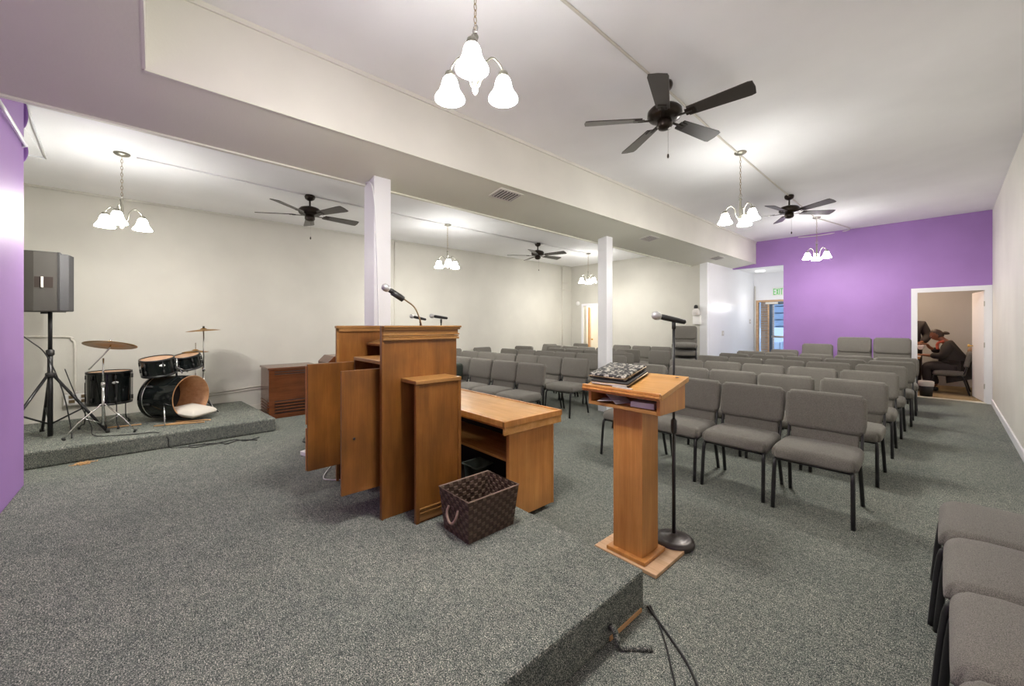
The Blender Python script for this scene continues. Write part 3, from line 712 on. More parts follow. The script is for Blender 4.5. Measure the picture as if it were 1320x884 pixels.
# ------------------------------------------------------------------ desk beside the stage
de = thing('wooden_desk', 'honey oak desk with open shelves standing past the stage edge', 'desk', (-2.75, 2.05, 0))
def D(x0, x1, y0, y1, z0, z1): return (x0+2.75, x1+2.75, y0-2.05, y1-2.05, z0, z1)
B(*D(-3.60, -2.03, 1.77, 2.36, .725, .745)).build('top', 'oak_h', de, .004)
MB().box(*D(-3.60, -2.03, 1.765, 1.785, .71, .752)).box(*D(-3.60, -2.03, 2.345, 2.365, .71, .752)).box(*D(-2.045, -2.025, 1.765, 2.365, .71, .752)).build('top_rim', 'oak', de, .003)
MB().box(*D(-2.05, -2.03, 1.77, 2.36, .655, .712)).build('apron', 'oak_h', de, .003)
MB().box(*D(-3.60, -2.05, 1.775, 1.79, .695, .725)).build('front_rail', 'oak', de, .003)
ep = B(*D(-2.085, -2.06, 1.85, 2.29, .035, .655)).build('end_panel', 'oak', de, .003)
for a_, b_ in ((1.835, 1.855), (2.28, 2.30)): B(*D(-2.09, -2.055, a_, b_, .035, .66)).build('stile', 'oak', ep, .003)
B(*D(-3.55, -3.525, 1.85, 2.29, .035, .72)).build('end_panel', 'oak', de, .003)
B(*D(-3.55, -2.085, 2.27, 2.29, .05, .72)).build('back_panel', M['dark'], de)  # back and bottom coloured near-black to paint the shade inside the desk
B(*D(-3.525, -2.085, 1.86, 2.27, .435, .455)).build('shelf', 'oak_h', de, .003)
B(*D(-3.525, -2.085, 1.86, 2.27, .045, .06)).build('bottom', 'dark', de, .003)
for x in (-3.48, -2.12):
    for y in (1.9, 2.24): MB().lathe([(0, 0), (.018, 0), (.02, .02), (.018, .04), (0, .04)], 10, (x+2.75, y-2.05, 0)).build('caster', 'blackp', de)
tb = thing('waste_bin', 'grey-green plastic bin on the lower shelf inside the desk', 'bin', (-2.70, 2.05, .061))
MB().lathe([(0, 0), (.10, 0), (.125, .17), (.14, .175), (.14, .16), (.118, .155), (.095, .01), (0, .01)], 4, Mx=T(0, 0, 0, PI/4)).build('shell', 'greenp', tb)

# woven basket
bk = thing('woven_basket', 'dark brown woven strap basket at the stage edge before the desk', 'basket', (-1.90, 1.452, Z0), 0)
# footprint corners (stage) measured: near right (-1.73,1.29), near left (-1.97,1.26)->, far right (-1.74,1.63)
hw0, hd0, hw1, hd1, Hb = .122, .168, .150, .188, .245
def bwall(t, w0, w1, flip=1):
    v = [(-w0, 0, 0), (w0, 0, 0), (w1, 0, Hb), (-w1, 0, Hb)]
def corner(sx, sy, z):
    k = z/Hb; return (sx*(hw0+(hw1-hw0)*k), sy*(hd0+(hd1-hd0)*k), z)
sh = MB(); cs = [(-1, -1), (1, -1), (1, 1), (-1, 1)]
vs = [corner(*c, 0) for c in cs]+[corner(*c, Hb) for c in cs]
sh.add(vs, [(i, (i+1) % 4, 4+(i+1) % 4, 4+i) for i in range(4)]+[(3, 2, 1, 0)])
inn = [(x*.965, y*.965, z+(.008 if z < .01 else 0)) for x, y, z in vs]
sh.add(inn, [(4+i, 4+(i+1) % 4, (i+1) % 4, i) for i in range(4)]+[(0, 1, 2, 3)])
sh.build('shell', 'wicker', bk)
for side, nm in ((1, 'outer_weave'), (-1, 'inner_weave')):
    wv = MB()
    for i in range(4):
        a, b = cs[i], cs[(i+1) % 4]; nx, ny = (a[0]+b[0])/2, (a[1]+b[1])/2
        nc = 12 if i % 2 else 10; nr = 10
        for r in range(nr):
            for c in range(nc):
                if (r+c) % 2: continue
                q = []
                for (uu, vv) in ((c/nc+.004, r/nr+.006), ((c+1)/nc-.004, r/nr+.006), ((c+1)/nc-.004, (r+1)/nr-.006), (c/nc+.004, (r+1)/nr-.006)):
                    pa, pb = Vector(corner(*a, vv*Hb)), Vector(corner(*b, vv*Hb))
                    q.append(pa.lerp(pb, uu))
                n_ = Vector((nx, ny, 0)).normalized()
                off = n_*(.0005 if side > 0 else -.0075); up = n_*(.0035*side)
                lo = [p+off for p in q]; hi = [p+off+up for p in q]
                m0 = [lo[k] for k in range(4)]
                cc = sum(hi, Vector())/4
                hi = [h.lerp(cc, .18) for h in hi]
                wv.add(lo+hi, [(4, 5, 6, 7)]+[(k, (k+1) % 4, 4+(k+1) % 4, 4+k) for k in range(4)])
    o = wv.build(nm, 'wicker2', bk); o['kind'] = 'stuff'
MB().tube([corner(sx, sy, Hb) for sx, sy in cs], .0045, 6, True).build('rim', 'rim', bk)
hy = -hd0-(hd1-hd0)*.62
MB().tube(catmull([(-.045, hy-.004, .165), (-.048, hy-.018, .13), (-.025, hy-.024, .095), (0, hy-.026, .085), (.025, hy-.024, .095), (.048, hy-.018, .13), (.045, hy-.004, .165)], 4), .008, 6).build('handle', 'rim', bk)

# ------------------------------------------------------------------ small lectern on the main floor
le = thing('lectern', 'honey oak lectern on a square column and plank base, binder on top', 'lectern', (-1.295, 2.2, 0))
def E(x0, x1, y0, y1, z0, z1): return (x0+1.295, x1+1.295, y0-2.2, y1-2.2, z0, z1)
B(*E(-1.50, -1.085, 2.065, 2.42, 0, .022)).build('base_plate', 'oak_pale', le, .003)
B(*E(-1.425, -1.165, 2.085, 2.335, .022, .045)).build('plinth', 'oak', le, .004)
B(*E(-1.395, -1.198, 2.115, 2.305, .045, .94)).build('column', 'oak', le, .003)
def zt(y): return 1.030+(y-2.03)*(1.105-1.030)/.34
def wedge(x0, x1, y0, y1, za, zb_):   # za bottom const, top follows slope minus zb_
    X0, X1, Y0, Y1 = x0+1.295, x1+1.295, y0-2.2, y1-2.2
    return MB().hexa([(X0, Y0, za), (X1, Y0, za), (X1, Y1, za), (X0, Y1, za)], [(X0, Y0, zt(y0)-zb_), (X1, Y0, zt(y0)-zb_), (X1, Y1, zt(y1)-zb_), (X0, Y1, zt(y1)-zb_)])
wedge(-1.535, -1.515, 2.05, 2.36, .915, .03).build('box_side', 'oak', le, .002)
wedge(-1.075, -1.055, 2.05, 2.36, .915, .03).build('box_side', 'oak', le, .002)
wedge(-1.515, -1.075, 2.34, 2.36, .915, .03).build('box_back', 'oak', le, .002)
B(*E(-1.515, -1.075, 2.05, 2.34, .915, .935)).build('box_bottom', 'oak_h', le, .002)
tp = MB(); X0, X1 = -1.555+1.295, -1.038+1.295
tp.hexa([(X0, 2.035-2.2, zt(2.035)-.03), (X1, 2.035-2.2, zt(2.035)-.03), (X1, .175, zt(2.375)-.03), (X0, .175, zt(2.375)-.03)], [(X0, 2.035-2.2, zt(2.035)), (X1, 2.035-2.2, zt(2.035)), (X1, .175, zt(2.375)), (X0, .175, zt(2.375))])
top_ = tp.build('slanted_top', 'oak_h', le, .003)
MB().box(*E(-1.56, -1.038, 2.018, 2.035, 1.0, 1.012)).box(*E(-1.56, -1.038, 2.010, 2.035, 1.012, 1.026)).box(*E(-1.56, -1.038, 2.016, 2.035, 1.026, 1.043)).build('page_ledge', 'oak', le, .004)
B(*E(-1.10, -1.085, 2.33, 2.345, zt(2.34), zt(2.34)+.002)).build('metal_eyelet', 'blackp', top_)
def onTop(x, y, h=0): return (x, y, zt(y)+h)
sl = math.atan((1.105-1.03)/.34)
for i, (h, dx, dy, rz) in enumerate(((.002, .01, .0, .06), (.034, -.01, .01, .02))):
    bi = thing('binder', ['zipped black portfolio under the patterned one on the lectern', 'black and white damask patterned portfolio on top of the lectern pile'][i], 'binder', onTop(-1.415+dx, 2.20+dy, h), rz)
    bi.rotation_euler = (sl, 0, rz)
    MB().rbox((0, 0, .015), (.26, .26, .030), .008, None, 2).build('cover', ['blackp', 'damask'][i], bi)
    B(-.12, .12, -.134, -.128, [.006, .004][i], [.016, .010][i]).build('pages', ['paper', 'blackp'][i], bi)
    MB().tube([(-.13, -.131, .015), (.13, -.131, .015), (.131, .13, .015)], .0035, 6).build('zipper', 'brassy', bi)
pn = tag(B(-.07, .07, -.008, .008, 0, .006).build('pen', 'paper', None, loc=onTop(-1.30, 2.065, .001)), 'white and blue pen lying on the lectern ledge', 'pen'); pn.rotation_euler = (0, 0, -.12)
for i, (x, y, a, b_) in enumerate(((-1.40, 2.10, .3, .32), (-1.37, 2.12, -.3, .5), (-1.18, 2.13, .1, .05))):
    o = MB().box(-.07, .07, -.06, .06, -.001, [.001, .001, .03][i]).build('paper_sheet', 'paper', None, loc=(x, y, [.955, .972, .940][i])); o.rotation_euler = (.0, [-.10, .45, 0][i], a)
    tag(o, ['loose white sheet sticking out of the lectern shelf', 'folded white leaflet standing in the lectern shelf', 'small stack of cards at the right of the lectern shelf'][i], 'paper')

# ------------------------------------------------------------------ speaker cabinet on floor (rotary)
lz = thing('wooden_cabinet', 'mahogany louvred speaker cabinet on the carpet behind the drum riser', 'cabinet', (-7.09, 1.60, 0))
B(-.30, .30, -.35, .35, 0, .735).build('body', 'mahog', lz, .004)
B(-.315, .315, -.365, .365, .735, .765).build('top', 'mahog_top', lz, .005)
MB().box(.30, .312, -.35, .35, 0, .055).box(-.3, .312, -.362, -.35, 0, .055).build('plinth', 'mahog', lz, .003)
for z in (.09, .135, .18, .225):
    MB().box(.298, .318, -.27, .27, z, z+.020).build('louvre', 'mahog', lz, .004); MB().box(-.26, .26, -.362, -.348, z, z+.022).build('louvre', 'mahog', lz, .004)
for z in (.082, .127, .172, .217, .262, .670, .705): B(.2995, .3012, -.275, .275, z-.012, z+.002).build('slot_shadow', 'dark', lz)  # dark strips laid on the face, painted shade of the louvre gaps
for z in (.645, .68):
    MB().box(.298, .309, -.27, .27, z, z+.012).build('louvre', 'mahog', lz, .004)

# ------------------------------------------------------------------ PA speaker and tripod stand
ZR = .175
st = thing('speaker_stand', 'black tripod speaker stand on the drum riser by the purple wall edge', 'stand', (-6.60, -.86, ZR))
MB().tube([(0, 0, .02), (0, 0, .95)], .022, 12).build('outer_tube', 'black', st); MB().tube([(0, 0, .94), (0, 0, 1.46)], .0175, 12).build('inner_tube', 'black', st)
MB().lathe([(.022, 0), (.033, .01), (.033, .06), (.022, .07)], 14, (0, 0, .90)).build('collar', 'blackp', st)
MB().lathe([(.022, 0), (.038, .01), (.038, .05), (.022, .06)], 14, (0, 0, .66)).build('leg_hub', 'blackp', st)
for a in (75, 195, 315):
    c, s_ = cdir(a)
    lg = MB().tube([(c*.03, s_*.03, .68), (c*.46, s_*.46, .012)], .014, 8).build('leg', 'black', st)
    MB().tube([(c*.02, s_*.02, .16), (c*.27, s_*.27, .31)], .009, 8).build('brace', 'black', lg)
    MB().lathe([(0, 0), (.02, 0), (.02, .035), (0, .04)], 10, (c*.465, s_*.465, 0)).build('rubber_foot', 'blackp', lg)
pa = thing('loudspeaker', 'grey-black loudspeaker with side handle on the tripod stand', 'speaker', (-6.60, -.90, 1.555))
# front faces +Y
hx, z1 = .19, .64
poly = [(-.15, -.20), (.15, -.20), (hx, -.05), (hx, .13), (-hx, .13), (-hx, -.05)]
MB().prism(poly, .0, z1).build('cabinet', 'grille', pa, .012)
MB().prism([(-hx, .13), (hx, .13), (.15, .195), (0, .215), (-.15, .195)], .01, z1-.015).build('front_grille', 'grille2', pa, .006)
MB().prism([(-hx-.004, .115), (hx+.004, .115), (hx+.004, .135), (-hx-.004, .135)], .0, z1).build('bezel', 'nickel' if False else 'blackp', pa, .003)
B(hx-.002, hx+.002, -.045, .085, .255, .37).build('handle_recess_shadow', 'dark', pa, .0)  # flat dark patch paints the shade of the hollow behind the handle
B(hx, hx+.014, .0, .018, .255, .37).build('handle', 'vent', pa, .003)
MB().lathe([(.03, -.02), (.03, .02), (.0, .02)], 12).build('pole_socket', 'blackp', pa)

# ------------------------------------------------------------------ drum kit
def drum(t, Mx, r, d, headm, seg_=32, open_top=False):
    s_ = MB().lathe([(r, -d/2), (r, d/2)], seg_, Mx=Mx).build('shell', 'drum', t)
    for z in (-d/2, d/2):
        MB().lathe([(r-.004, z-.012), (r+.010, z-.012), (r+.010, z+.012), (r-.004, z+.012)], seg_, Mx=Mx).build('hoop', 'black', t)
    for z in (-d/2-.002, d/2+.002):
        MB().lathe([(0, z), (r, z)], seg_, Mx=Mx).build('drum_head', headm, t)
    for k in range(6):
        a = k*PI/3+.3; c, q = math.cos(a), math.sin(a)
        lg = MB().tube([((r+.014)*c, (r+.014)*q, -d/2), ((r+.014)*c, (r+.014)*q, d/2)], .0035, 5, Mx=Mx)
        lg.tube([((r+.012)*c, (r+.012)*q, d/2-.08), ((r+.012)*c, (r+.012)*q, d/2-.03)], .010, 6, Mx=Mx)
        lg.tube([((r+.012)*c, (r+.012)*q, -d/2+.03), ((r+.012)*c, (r+.012)*q, -d/2+.08)], .010, 6, Mx=Mx); lg.build('lug', 'blackp', t)
    return s_
def badge(t, Mx): MB().lathe([(0, .004), (.028, .004), (.03, 0)], 18, Mx=Mx @ Matrix.Diagonal((1, .5, 1, 1))).build('badge', 'plastic_w', t)
ft = thing('floor_tom', 'black floor tom drum on three legs behind the cymbal stand', 'drum', (-6.86, -.42, ZR))
drum(ft, T(0, 0, .48), .195, .37, 'skin_head')
badge(ft, T(.19, .06, .55, R(17)) @ Matrix.Rotation(PI/2, 4, 'Y') @ Matrix.Rotation(PI/2, 4, 'Z'))
for a in (20, 140, 260):
    c, s_ = cdir(a); MB().tube(catmull([(c*.21, s_*.21, .55), (c*.21, s_*.21, .10), (c*.24, s_*.24, .05), (c*.26, s_*.26, .008)], 4), .006, 6).build('leg', 'black', ft)
    MB().tube([(c*.26, s_*.26, 0), (c*.26, s_*.26, .03)], .013, 8).build('rubber_foot', 'blackp', ft)
# bass drum
ax = Vector((.72, .69, 0)).normalized()
Cb = Vector((-6.66, .34, ZR+.30))
bs = thing('bass_drum', 'black bass drum with open front showing pale wood and a pillow', 'drum', (Cb.x, Cb.y, ZR))
Mb = Matrix.Translation((-ax.x*.2, -ax.y*.2, .30)) @ Vector(ax).to_track_quat('Z', 'Y').to_matrix().to_4x4()
rb = .275
MB().lathe([(rb, -.21), (rb, .21)], 48, Mx=Mb).build('shell', 'drum', bs)
MB().lathe([(rb, .21), (rb-.012, .212), (rb-.012, -.205)], 48, Mx=Mb).build('inner_shell', 'shellwood', bs)
MB().lathe([(rb-.01, -.245), (rb+.012, -.245), (rb+.012, -.205), (rb-.01, -.205)], 48, Mx=Mb).build('hoop', 'drum', bs)
MB().lathe([(rb+.001, -.20), (rb+.008, -.195), (rb+.001, -.19)], 48, Mx=Mb).build('chrome_band', 'chrome', bs)
MB().lathe([(rb-.14, -.208), (rb-.012, -.208)], 48, Mx=Mb).build('drum_head', 'blackp', bs)
for k in range(8):
    a = k*PI/4+.2
    MB().tube([((rb+.012)*math.cos(a), (rb+.012)*math.sin(a), -.17), ((rb+.012)*math.cos(a), (rb+.012)*math.sin(a), -.09)], .012, 6, Mx=Mb).build('lug', 'blackp', bs)
perp = Vector((-ax.y, ax.x, 0))
for s_ in (-1, 1):
    p0 = perp*(-s_*.27)+Vector((-ax.x*.1, -ax.y*.1, .26)); p1 = perp*(-s_*.40)+Vector((ax.x*.04, ax.y*.04, .008))
    MB().tube([p0, p0.lerp(p1, .4), p1], [.009, .009, .006], 8).build('spur', 'chrome' if s_ > 0 else 'black', bs)
MB().tube([(-ax.x*.2, -ax.y*.2, .57), (-ax.x*.2, -ax.y*.2, .80)], .012, 8).build('tom_post', 'chrome', bs)
pl = MB().rbox((0, 0, 0), (.40, .40, .12), .055, lambda q, h: (q[0], q[1], q[2]*(1.05-.75*max(abs(q[0]/h[0]), abs(q[1]/h[1]))**3)), 4)
plo = pl.build('pillow', 'cotton', None, loc=(Cb.x+ax.x*.02, Cb.y+ax.y*.02, ZR+.115)); plo.rotation_euler = (0, R(9), math.atan2(ax.y, ax.x)); tag(plo, 'off-white pillow lying inside the open bass drum', 'pillow')
t1 = thing('rack_tom', 'black rack tom above the bass drum, left and larger of two', 'drum', (-6.82, 0.02, .88))
drum(t1, T(0, 0, 0, 0, R(8), R(6)), .165, .20, 'skin_head')
badge(t1, T(.165, .04, .02, R(14)) @ Matrix.Rotation(PI/2, 4, 'Y') @ Matrix.Rotation(PI/2, 4, 'Z'))
MB().tube([(-.0, .17, -.02), (-.08, .3, -.10)], .010, 8).build('mount', 'chrome', t1)
t2 = thing('rack_tom', 'black rack tom above the bass drum, right and smaller of two', 'drum', (-7.02, .33, .91))
drum(t2, T(0, 0, 0, 0, R(10), R(10)), .14, .17, 'skin_head'); MB().tube([(.0, -.12, -.04), (.14, -.07, -.14)], .010, 8).build('mount', 'chrome', t2)
def cymbal(t, Mx, r): return MB().lathe([(0, .030), (.018, .029), (.035, .020), (.042, .012), (r*.6, .004), (r, -.010), (r, -.0125), (r*.6, .001), (.042, .009), (.0, .012)], 40, Mx=Mx).build('cymbal', 'cymbal', t)
cs_ = thing('cymbal_stand', 'chrome cymbal stand with tilted bronze cymbal at the riser front', 'cymbal', (-6.45, -.445, ZR))
MB().tube([(0, 0, .10), (0, 0, .55)], .013, 10).build('lower_tube', 'chrome', cs_); MB().tube([(0, 0, .55), (0, 0, .86)], .009, 10).build('upper_tube', 'chrome', cs_)
MB().lathe([(.013, 0), (.02, .01), (.02, .05), (.012, .06)], 10, (0, 0, .53)).build('collar', 'chrome', cs_)
MB().tube([(0.06, -.11, .74), (0, 0, .895), (0, .05, .97), (0, .06, 1.01)], .007, 8).build('boom_arm', 'chrome', cs_)
cymbal(cs_, T(.0, .06, 1.015, 0, R(-14), R(-7)), .228)
MB().lathe([(0, 0), (.012, 0), (.012, .03), (0, .03)], 10, (0, .06, 1.04)).build('wing_nut', 'chrome', cs_)
for a in (-70, 60, 180):
    c, s_ = cdir(a)
    lg = MB().tube([(c*.014, s_*.014, .34), (c*.20, s_*.20, .16), (c*.31, s_*.31, .012)], .008, 8).build('leg', 'chrome', cs_)
    MB().tube([(c*.01, s_*.01, .12), (c*.16, s_*.16, .21)], .006, 6).build('brace', 'chrome', lg)
    MB().tube([(c*.30, s_*.30, .0), (c*.315, s_*.315, .03)], .013, 8).build('rubber_foot', 'blackp', lg)
c2 = thing('cymbal_stand', 'tall thin cymbal stand with flat cymbal behind the bass drum', 'cymbal', (-7.05, .50, ZR))
MB().tube([(0, 0, .05), (0, 0, .62)], .013, 8).build('lower_tube', 'nickel', c2); MB().tube([(0, 0, .6), (0, 0, 1.17)], .008, 8).build('upper_tube', 'nickel', c2)
MB().lathe([(.013, 0), (.02, .01), (.02, .05), (.012, .06)], 10, (0, 0, .58)).build('collar', 'chrome', c2)
cymbal(c2, T(0, 0, 1.165, 0, 0, R(4)), .20); MB().lathe([(0, 0), (.014, 0), (.012, .03), (0, .03)], 10, (0, 0, 1.19)).build('wing_nut', 'black', c2)
for a in (30, 150, 270):
    c, s_ = cdir(a); MB().tube([(c*.014, s_*.014, .30), (c*.24, s_*.24, .012)], .008, 6).build('leg', 'nickel', c2)
hh = thing('hi_hat', 'small hi-hat cymbal pair with thin rod beyond the rack toms', 'cymbal', (-7.22, .42, ZR))
MB().tube([(0, 0, .05), (0, 0, .98)], .007, 8).build('rod', 'chrome', hh); cymbal(hh, T(0, 0, .86), .155)
MB().lathe([(0, .0), (.04, -.012), (.155, 0), (.155, .002)], 32, (0, 0, .85)).build('cymbal', 'cymbal', hh)
for a in (30, 150, 270):
    c, s_ = cdir(a); MB().tube([(c*.01, s_*.01, .25), (c*.22, s_*.22, .012)], .007, 6).build('leg', 'chrome', hh)
# drumsticks and laths under the drum
for i, (x, y, a, ln, lab) in enumerate(((-6.40, .22, 72, .50, 'long pale wooden stick nearest the riser edge under the bass drum'), (-6.47, .28, 84, .42, 'pale wooden stick just behind the longest one by the bass drum'),
                                     (-6.50, .36, 62, .38, 'pale wooden stick under the bass drum opening'), (-6.72, -.28, 80, .30, 'pale wooden stick between the floor tom legs'))):
    o = MB().tube([(-ln/2, 0, .008), (ln/2, 0, .008)], .008, 6).build('wooden_stick', 'wirec', None, loc=(x, y, ZR)); o.rotation_euler = (0, 0, R(a)); tag(o, lab, 'stick', 'wooden sticks on the riser')
# debris
db_ = MB()
for i in range(60):
    x = -5.90+random.gauss(0, .03); y = -.54+random.gauss(0, .035); a = random.uniform(0, PI); h = random.uniform(0, .012)
    db_.box(-.018, .018, -.004, .004, 0, .003, T(x, y, .001+h, a, random.uniform(-.2, .2)))
tag(db_.build('wood_chips', 'wirec'), 'scatter of pale wood chips at the foot of the drum riser', 'debris', None, 'stuff')
# cables
def cable(pts, r, label, m='cable'):
    return tag(MB().tube(catmull(pts, 6), r, 6).build('cable', m), label, 'cable')
cable([(-6.57, -.75, ZR+.75), (-6.5, -.66, ZR+.45), (-6.55, -.55, ZR+.1), (-6.35, -.5, ZR+.008), (-6.15, -.2, ZR+.008), (-6.08, .0, ZR+.008), (-5.995, .1, .12), (-5.97, .12, .01), (-5.9, .25, .006), (-5.80, .35, .006), (-5.86, .6, .006)], .005, 'black cable running from the speaker stand over the riser edge')
cable([(-6.63, -1.3, 1.55), (-6.55, -1.0, 1.25), (-6.56, -.88, 1.08), (-6.5, -.76, .7), (-6.5, -.7, .3), (-6.4, -.68, ZR+.006)], .006, 'black cable hanging beside the tripod stand')
cable([(-5.92, .28, .006), (-5.83, .55, .006), (-5.72, .62, .006), (-5.80, .75, .006), (-5.66, .92, .006)], .006, 'looped black cable on the floor below the riser, nearer loop')
cable([(-5.90, .42, .014), (-5.78, .48, .014), (-5.86, .72, .006), (-5.72, .80, .006), (-5.78, .96, .006)], .005, 'looped black cable on the floor below the riser, farther loop')
cable([(-1.0, 1.82, .012), (-.93, 1.78, .006), (-.82, 1.71, .006), (-.70, 1.62, .006), (-.55, 1.45, .006)], .006, 'thicker black cable from the stage corner across the floor')
cable([(-1.0, 1.84, .01), (-.92, 1.77, .005), (-.84, 1.68, .005), (-.75, 1.56, .005), (-.62, 1.38, .005)], .004, 'thinner black cable beside the thicker one at the stage corner')
cable([(-4.62, 1.18, Z0+.006), (-4.45, 1.13, Z0+.006), (-4.42, 1.25, Z0+.006), (-4.25, 1.20, Z0+.006), (-4.1, 1.3, Z0+.006)], .006, 'dark cable on the stage left of the open pulpit door')
cable([(-3.6, 1.15, Z0+.005), (-3.3, .98, Z0+.005), (-3.15, 1.1, Z0+.005), (-2.95, 1.2, Z0+.005)], .004, 'thin white cable on the carpet under the pulpit', 'plastic_w')
ps = thing('power_strip', 'white power strip on the carpet left of the pulpit door', 'power strip', (-3.95, 1.06, Z0), R(20))
B(-.11, .11, -.03, .03, 0, .04).build('body', 'plastic_w', ps, .005)
for x in (-.06, 0, .06): B(x-.012, x+.012, -.012, .012, .04, .042).build('socket', 'vent', ps)

# ------------------------------------------------------------------ office: door leaf, people, table
od = thing('door', 'white office door swung open into the room beyond the purple wall', 'door', (.475, YF+.12, 0), R(98.5))
B(0, .80, -.018, .018, .01, 2.03).build('leaf', 'door_white', od, .002)
for s_ in (-1, 1): MB().lathe([(.0, 0), (.01, 0), (.01, .03), (.027, .045), (.028, .065), (0, .075)], 12, Mx=T(.73, .018*s_, 1.0, 0, 0, -PI/2*s_)).build('door_knob', 'brass', od)
for z in (.25, 1.0, 1.75): B(-.012, .0, -.02, .02, z, z+.09).build('hinge', 'nickel', od)
def skinmesh(name, verts, edges, radii, m, parent, root=0, sub=2):
    me = bpy.data.meshes.new(name); me.from_pydata(verts, edges, []); me.update(); me.materials.append(M[m])
    o = bpy.data.objects.new(name, me); COL.objects.link(o); o.parent = parent
    sk = o.modifiers.new('skin', 'SKIN'); sk.use_smooth_shade = True
    if not me.skin_vertices: 
        bpy.context.view_layer.objects.active = o
    for i, d in enumerate(me.skin_vertices[0].data):
        r = radii[i]; d.radius = (r, r) if isinstance(r, (int, float)) else r; d.use_root = (i == root)
    s_ = o.modifiers.new('sub', 'SUBSURF'); s_.levels = sub; s_.render_levels = sub
    return o
def head_pts(Mx, k=1.0, cut=None, nu=14, nv=20):
    """a skull with chin, nose and brow; local x is forward, z is up. cut keeps only the hair part"""
    vs, fs, keep = [], [], {}
    for i in range(nu+1):
        ph = PI*i/nu
        for j in range(nv):
            th = 2*PI*j/nv
            f, sd, u = math.sin(ph)*math.cos(th), math.sin(ph)*math.sin(th), math.cos(ph)
            w = 1-.30*max(0, -u)**1.5
            x = f*.098*(1-.12*max(0, -u)*(1 if f < 0 else -.15)); y = sd*.077*w; z = u*.118
            if k == 1.0 and f > 0:
                x += .022*math.exp(-((sd/.20)**2+((u+.12)/.20)**2))                    # nose
                x += .008*math.exp(-((sd/.45)**2+((u-.22)/.12)**2))                    # brow
                x -= .010*math.exp(-(((abs(sd)-.36)/.16)**2+((u-.06)/.12)**2))         # eye sockets
                x += .008*math.exp(-((sd/.32)**2+((u+.50)/.09)**2))                    # lips
            vs.append(Mx @ Vector((x*k, y*k, z*k)))
            keep[len(vs)-1] = (cut is None) or cut(f, sd, u)
    for i in range(nu):
        for j in range(nv):
            q = (i*nv+j, (i+1)*nv+j, (i+1)*nv+(j+1) % nv, i*nv+(j+1) % nv)
            if all(keep[a] for a in q): fs.append(q)
    return vs, fs
def body_with_head(o, Mx):
    """bake the skinned body and add the shaped head to the same mesh"""
    bpy.context.view_layer.update()
    ev = o.evaluated_get(bpy.context.evaluated_depsgraph_get()); me = bpy.data.meshes.new_from_object(ev)
    vs = [v.co.copy() for v in me.vertices]; fs = [tuple(p.vertices) for p in me.polygons]
    hv, hf = head_pts(Mx); n = len(vs)
    me2 = bpy.data.meshes.new('body'); me2.from_pydata(vs+hv, [], fs+[tuple(a+n for a in f) for f in hf]); me2.update()
    me2.polygons.foreach_set('use_smooth', [True]*len(me2.polygons)); me2.materials.append(M['skin'])
    o.modifiers.clear(); o.data = me2
def hair_cap(Mx, parent, low=-.55):
    hv, hf = head_pts(Mx, 1.09, lambda f, sd, u: u > low and (f < .15+.75*max(0, u-.25) or u > .62))
    MB().add(hv, hf, True).build('hair', 'hair', parent)
YW = 12.2
wo = thing('person', 'seated person in a black coat leaning over a table, hair tied back', 'person', (-.03, YW, 0))
# chain: pelvis, waist, chest, neck base, neck, head lower, head; legs; arms
V = [(.15, 0, .52), (.16, 0, .66), (.10, 0, .88), (.03, 0, 1.04), (-.03, 0, 1.09), (-.065, 0, 1.145), (-.08, 0, 1.18),
     (.10, -.09, .52), (-.27, -.12, .56), (-.22, -.12, .12), (-.36, -.12, .06),
     (.10, .09, .52), (-.25, .12, .56), (-.12, .14, .12), (-.26, .14, .06),
     (.06, -.17, 1.0), (-.02, -.22, .76), (-.24, -.13, .77), (-.34, -.09, .775),
     (.06, .17, 1.0), (-.03, .22, .80), (-.22, .08, .93), (-.25, .03, 1.0)]
Ed = [(0, 1), (1, 2), (2, 3), (3, 4), (4, 5), (5, 6), (0, 7), (7, 8), (8, 9), (9, 10), (0, 11), (11, 12), (12, 13), (13, 14), (2, 15), (15, 16), (16, 17), (17, 18), (2, 19), (19, 20), (20, 21), (21, 22)]
Rd = [.13, .12, .13, .08, .065, .06, .06, .10, .075, .045, .035, .10, .075, .045, .035, .06, .045, .032, .025, .06, .045, .032, .025]
HW = T(-.105, 0, 1.195, PI, R(22))
body_with_head(skinmesh('body', V, Ed, Rd, 'skin', wo), HW); hair_cap(HW, wo)
# coat over torso, arms
CV = [(.16, 0, .48), (.17, 0, .66), (.11, 0, .88), (.015, 0, 1.055), (.06, -.17, .99), (-.02, -.22, .76), (-.20, -.14, .77), (.06, .17, .99), (-.03, .22, .80), (-.18, .10, .90), (.20, .0, .36)]
CE = [(0, 1), (1, 2), (2, 3), (2, 4), (4, 5), (5, 6), (2, 7), (7, 8), (8, 9), (0, 10)]
skinmesh('coat', CV, CE, [.21, .20, .19, .10, .105, .082, .06, .105, .082, .06, .18], 'coat', wo)
TV = [(.14, 0, .52), (.10, -.09, .52), (-.27, -.12, .555), (-.22, -.12, .13), (.10, .09, .52), (-.25, .12, .555), (-.12, .14, .13)]
skinmesh('trousers', TV, [(0, 1), (1, 2), (2, 3), (0, 4), (4, 5), (5, 6)], [.17, .14, .11, .07, .14, .11, .07], 'coat2', wo)
for (x, y) in ((-.30, -.12), (-.20, .14)): MB().rbox((x, y, .045), (.24, .09, .08), .035, None, 2).build('shoe', 'blackp', wo)
MB().tube([(-.02, 0, 1.235), (.01, 0, 1.24), (.045, 0, 1.235), (.075, 0, 1.225)], [.028, .036, .032, .014], 10).build('hair_bun', 'hair', wo)
MB().tube(catmull([(.0, -.06, 1.07), (-.075, -.05, 1.04), (-.10, -.03, .98), (-.09, -.06, .90)], 5), .024, 8).build('scarf', 'scarf', wo)
